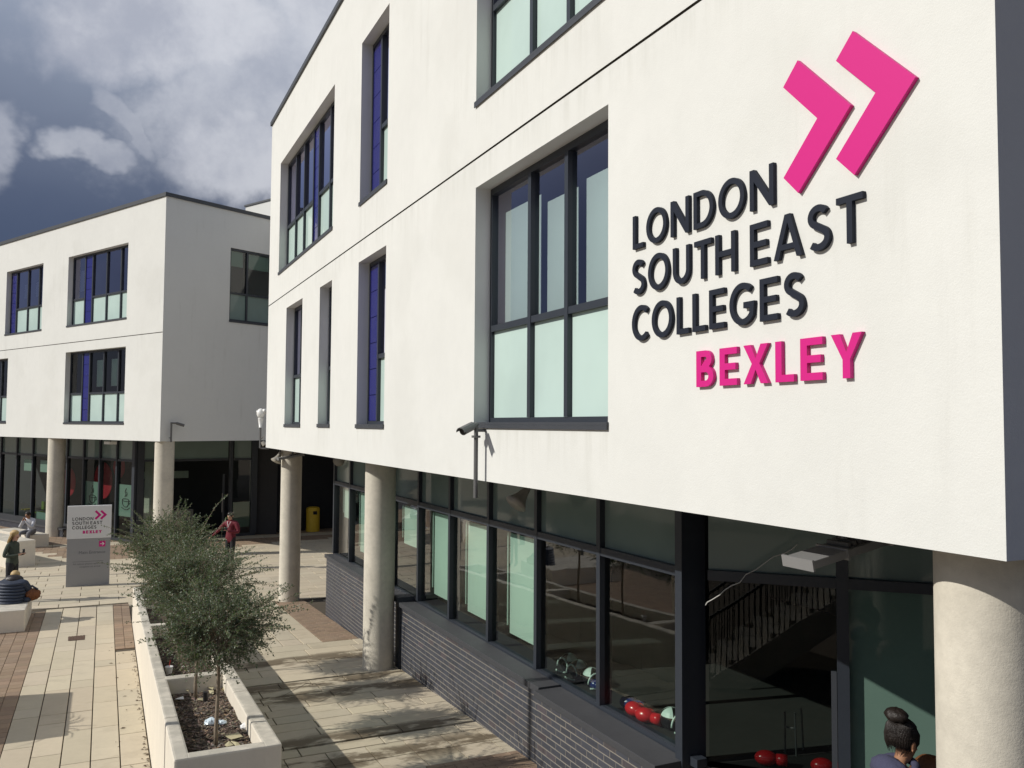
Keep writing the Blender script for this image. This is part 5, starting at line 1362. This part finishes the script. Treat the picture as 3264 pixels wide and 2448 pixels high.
pw_ = V((0, 0, H)) + ray(42, 1700)*(21.7/ray(42, 1700).y); pw_.z = 0
bake_person('person', pw_, -pi/2 - .15, 'person with long blond hair and dark green top looking down at a phone', J, B, {'top': 'top_green', 'skin': 'skin', 'leg': 'black_cloth', 'shoe': 'plastic_black'},
            extra=[('hair', hc, 'hair_blond'), ('face_features', fb, ['hair_dark', 'can_red']), ('phone', ph, 'plastic_black')], scale=1.02)
# seated man in a white top, hands before his face
sit = {'pelvis': (0, 0, .55, .14, .12), 'waist': (0, .05, .68, .14, .115), 'chest': (0, .12, .86, .16, .12), 'upchest': (0, .17, .97, .13, .11), 'neck': (0, .22, 1.05), 'jaw': (0, .27, 1.09), 'head': (0, .29, 1.17), 'crown': (0, .28, 1.235), 'nose': (0, .395, 1.14),
       'shl': (-.19, .17, .98, .075), 'shr': (.19, .17, .98, .075), 'ell': (-.24, .36, .72, .055), 'elr': (.24, .36, .72, .055), 'wrl': (-.07, .46, .95), 'hal': (-.035, .46, 1.02), 'wrr': (.07, .46, .95), 'har': (.035, .46, 1.02),
       'hipl': (-.10, .06, .54, .105), 'hipr': (.10, .06, .54, .105), 'knl': (-.17, .47, .53, .075), 'knr': (.17, .47, .53, .075), 'anl': (-.16, .45, .10), 'anr': (.16, .50, .10), 'hel': (-.16, .42, .045), 'her': (.16, .46, .045), 'tol': (-.18, .62, .035), 'tor': (.18, .67, .035)}
J, B = skel(sit); hc = hair_cap(V((0, .275, 1.19)), (.097, .105, .095), seed=6); fb, ears = face_bits((0, .29, 1.15), (0, 1, -.3))
ps = FS.w(-.30, .28, 0)
bake_person('person', V((ps.x, ps.y, 0)), pi + radians(-38) + .55, 'person in a white top sitting on a block with hands before the face', J, B, {'top': 'white_cloth', 'skin': 'skin_tan', 'leg': 'grey_cloth', 'shoe': 'shoe_white'},
            extra=[('hair', hc, 'hair_dark'), ('face_features', fb, ['hair_dark', 'can_red']), ('ear', ears, 'skin_tan')])
# person in a navy padded jacket sitting on the near block, back to us
sit2 = dict(sit); sit2.update({'pelvis': (0, 0, .58, .19, .15), 'waist': (0, .03, .70, .23, .17), 'chest': (0, .07, .88, .25, .17), 'upchest': (0, .12, 1.0, .21, .15), 'neck': (0, .2, 1.06, .07), 'jaw': (0, .28, 1.06), 'head': (0, .32, 1.12), 'crown': (0, .31, 1.18), 'nose': (0, .42, 1.08),
                               'shl': (-.25, .12, .97, .11), 'shr': (.25, .12, .97, .11), 'ell': (-.33, .22, .72, .09), 'elr': (.33, .22, .72, .09), 'wrl': (-.2, .44, .68, .05), 'wrr': (.2, .44, .68, .05), 'hal': (-.13, .5, .68), 'har': (.13, .5, .68)})
J, B = skel(sit2)
hood = MB(); hood.ball((0, .20, 1.04), (.20, .15, .12), 0, 18, 10); hc = hair_cap(V((0, .30, 1.14)), (.10, .11, .10), seed=8)
ridges = MB()
for k in range(7):
    z = .58 + k*.066; P = [(.27*cos(pi + pi*i/10)*(1-.05*abs(k-3)), .02 - .17*sin(pi*i/10) + (z-.6)*.22, z) for i in range(11)]; ridges.tube(P, .036, 7)
pq = at(26, 1925, .46)
bake_person('person', V((pq.x, pq.y + .08, -.10)), .25, 'person in a navy padded jacket sitting on the near block, back to us', J, B, {'top': 'puffer_navy', 'skin': 'skin', 'leg': 'black_cloth', 'shoe': 'plastic_black'},
            extra=[('hood', hood, 'hair_dark'), ('hair', hc, 'hair_blond'), ('jacket_quilting', ridges, 'puffer_navy')])
# furry bag beside
c = at(102, 1915, .46); m = MB(); m.ball(c + V((0, 0, .14)), (.17, .15, .13), nu=40, nv=16, fn=lambda d: 1+.18*noise.noise(d*2.4)+.22*noise.noise(d*11)); bg_ = thing('bag', c, 'brown furry bag with dark straps on the near concrete block', 'bag'); m.build('bag_body', 'fur_brown', bg_, smooth=True)
m = MB(); m.tube([c+V((-.16, 0, .16)), c+V((-.14, 0, .30)), c+V((-.02, .02, .33)), c+V((.12, 0, .26))], .022, 8, raw=True); m.ball(c+V((-.10, -.10, .05)), (.14, .10, .08), nu=12, nv=8); m.build('strap', 'puffer_navy', bg_, smooth=True)
# woman with a bun by the nearest column, back of the head towards us
ph_ = V((0, 0, H)) + ray(2870, 2352)*(5.75/ray(2870, 2352).y)
J, B = skel({'head': (.0, .02, 1.62, .092, .10), 'crown': (0, .0, 1.68, .07), 'jaw': (0, .055, 1.535, .06), 'nose': (0, .13, 1.59, .013), 'neck': (0, -.01, 1.46, .056), 'upchest': (0, -.01, 1.37, .13, .11), 'ell': (-.25, .02, 1.12, .055), 'elr': (.25, .05, 1.12, .055), 'wrl': (-.15, .26, 1.1), 'wrr': (.12, .28, 1.15), 'hal': (-.1, .32, 1.12), 'har': (.08, .34, 1.18), 'shl': (-.165, 0, 1.385, .07), 'shr': (.165, 0, 1.385, .07)}, True)
hair = MB(); hcen = V((0, .012, 1.645))
hair.ball(hcen, (.099, .112, .112), nu=36, nv=24, fn=lambda d: (1+.012*sin(60*atan2(d.x, d.z+1.4))) * (1. if (d.z > .42 or d.y < .12) and d.z > -.78 - .3*d.y*(d.y < 0) else .84))
hair.ball((0, -.03, 1.775), (.082, .066, .048), nu=28, nv=16, fn=lambda d: 1+.10*noise.noise(d*2.2+V((3, 0, 0)))+.035*sin(7*atan2(d.y, d.x)+5*d.z))
rh = random.Random(5)
for k in range(60):      # fine strands gathered up into the bun
    a = -pi/2 + (k/59-.5)*pi*1.7; x, y = cos(a), sin(a); j_ = rh.uniform(-.012, .012)
    P = [(x*.070, .004+y*.086, 1.555+j_), (x*.096, .012+y*.108, 1.60), (x*.0985, .012+y*.112, 1.65), (x*.080, .002+y*.092, 1.71), (x*.045, -.02+y*.045, 1.75)]; hair.tube(P, [.001, .0035, .004, .004, .003], 4)
ear = MB()
for s in (-1, 1):
    ear.ball((s*.094, .018, 1.60), (.010, .021, .033), nu=12, nv=8); ear.ball((s*.098, .010, 1.575), (.006, .009, .011), nu=8, nv=6)
fb, _e = face_bits((0, .03, 1.60)); 
hood = MB()
hood.ball((0, -.085, 1.425), (.165, .085, .085), 0, 26, 14, fn=lambda d: 1+.10*noise.noise(d*2.5)); hood.tube([(.12*cos(a), -.015+.085*sin(a), 1.455+.02*sin(a)) for a in [2*pi*k/22 for k in range(23)]], .026, 8)
cord = MB(); cord.tube([(.05, -.172, 1.36), (.075, -.176, 1.33), (.10, -.17, 1.31)], .006, 6)
bw = V((ph_.x, ph_.y, ph_.z - 1.625))
bake_person('person', bw, radians(-72), 'person with dark hair bun and navy hoodie seen from behind by the column', J, B, {'top': 'navy_hoodie', 'skin': 'skin_tan', 'leg': 'black_cloth', 'shoe': 'plastic_black'},
            extra=[('hair', hair, 'hair_dark'), ('ear', ear, 'skin_tan'), ('hood', hood, 'navy_hoodie'), ('face_features', fb, ['hair_dark', 'can_red']), ('drawstring', cord, 'paper')])
# second head, brown hair, at the very bottom
p2_ = V((0, 0, H)) + ray(2962, 2464)*(5.9/ray(2962, 2464).y)
J, B = skel({}, True); hc = MB(); hc.ball((0, -.0, 1.65), (.115, .125, .12), nu=30, nv=18, fn=lambda d: 1+.03*noise.noise(d*6)); 
for k in range(30):
    a = pi*1.0 + pi*k/29; hc.tube([(.108*cos(a), .118*sin(a), 1.67), (.115*cos(a), .125*sin(a), 1.58), (.11*cos(a), .12*sin(a), 1.46)], [.012, .013, .006], 5)
bake_person('person', V((p2_.x, p2_.y, p2_.z-1.65)), radians(-60), 'person with brown hair at the bottom edge beside the nearest column', J, B, {'top': 'black_cloth', 'skin': 'skin', 'leg': 'black_cloth', 'shoe': 'plastic_black'}, extra=[('hair', hc, 'hair_brown')])
for o in bpy.data.objects:
    for k in ('_o', '_n'):
        if k in o: del o[k]
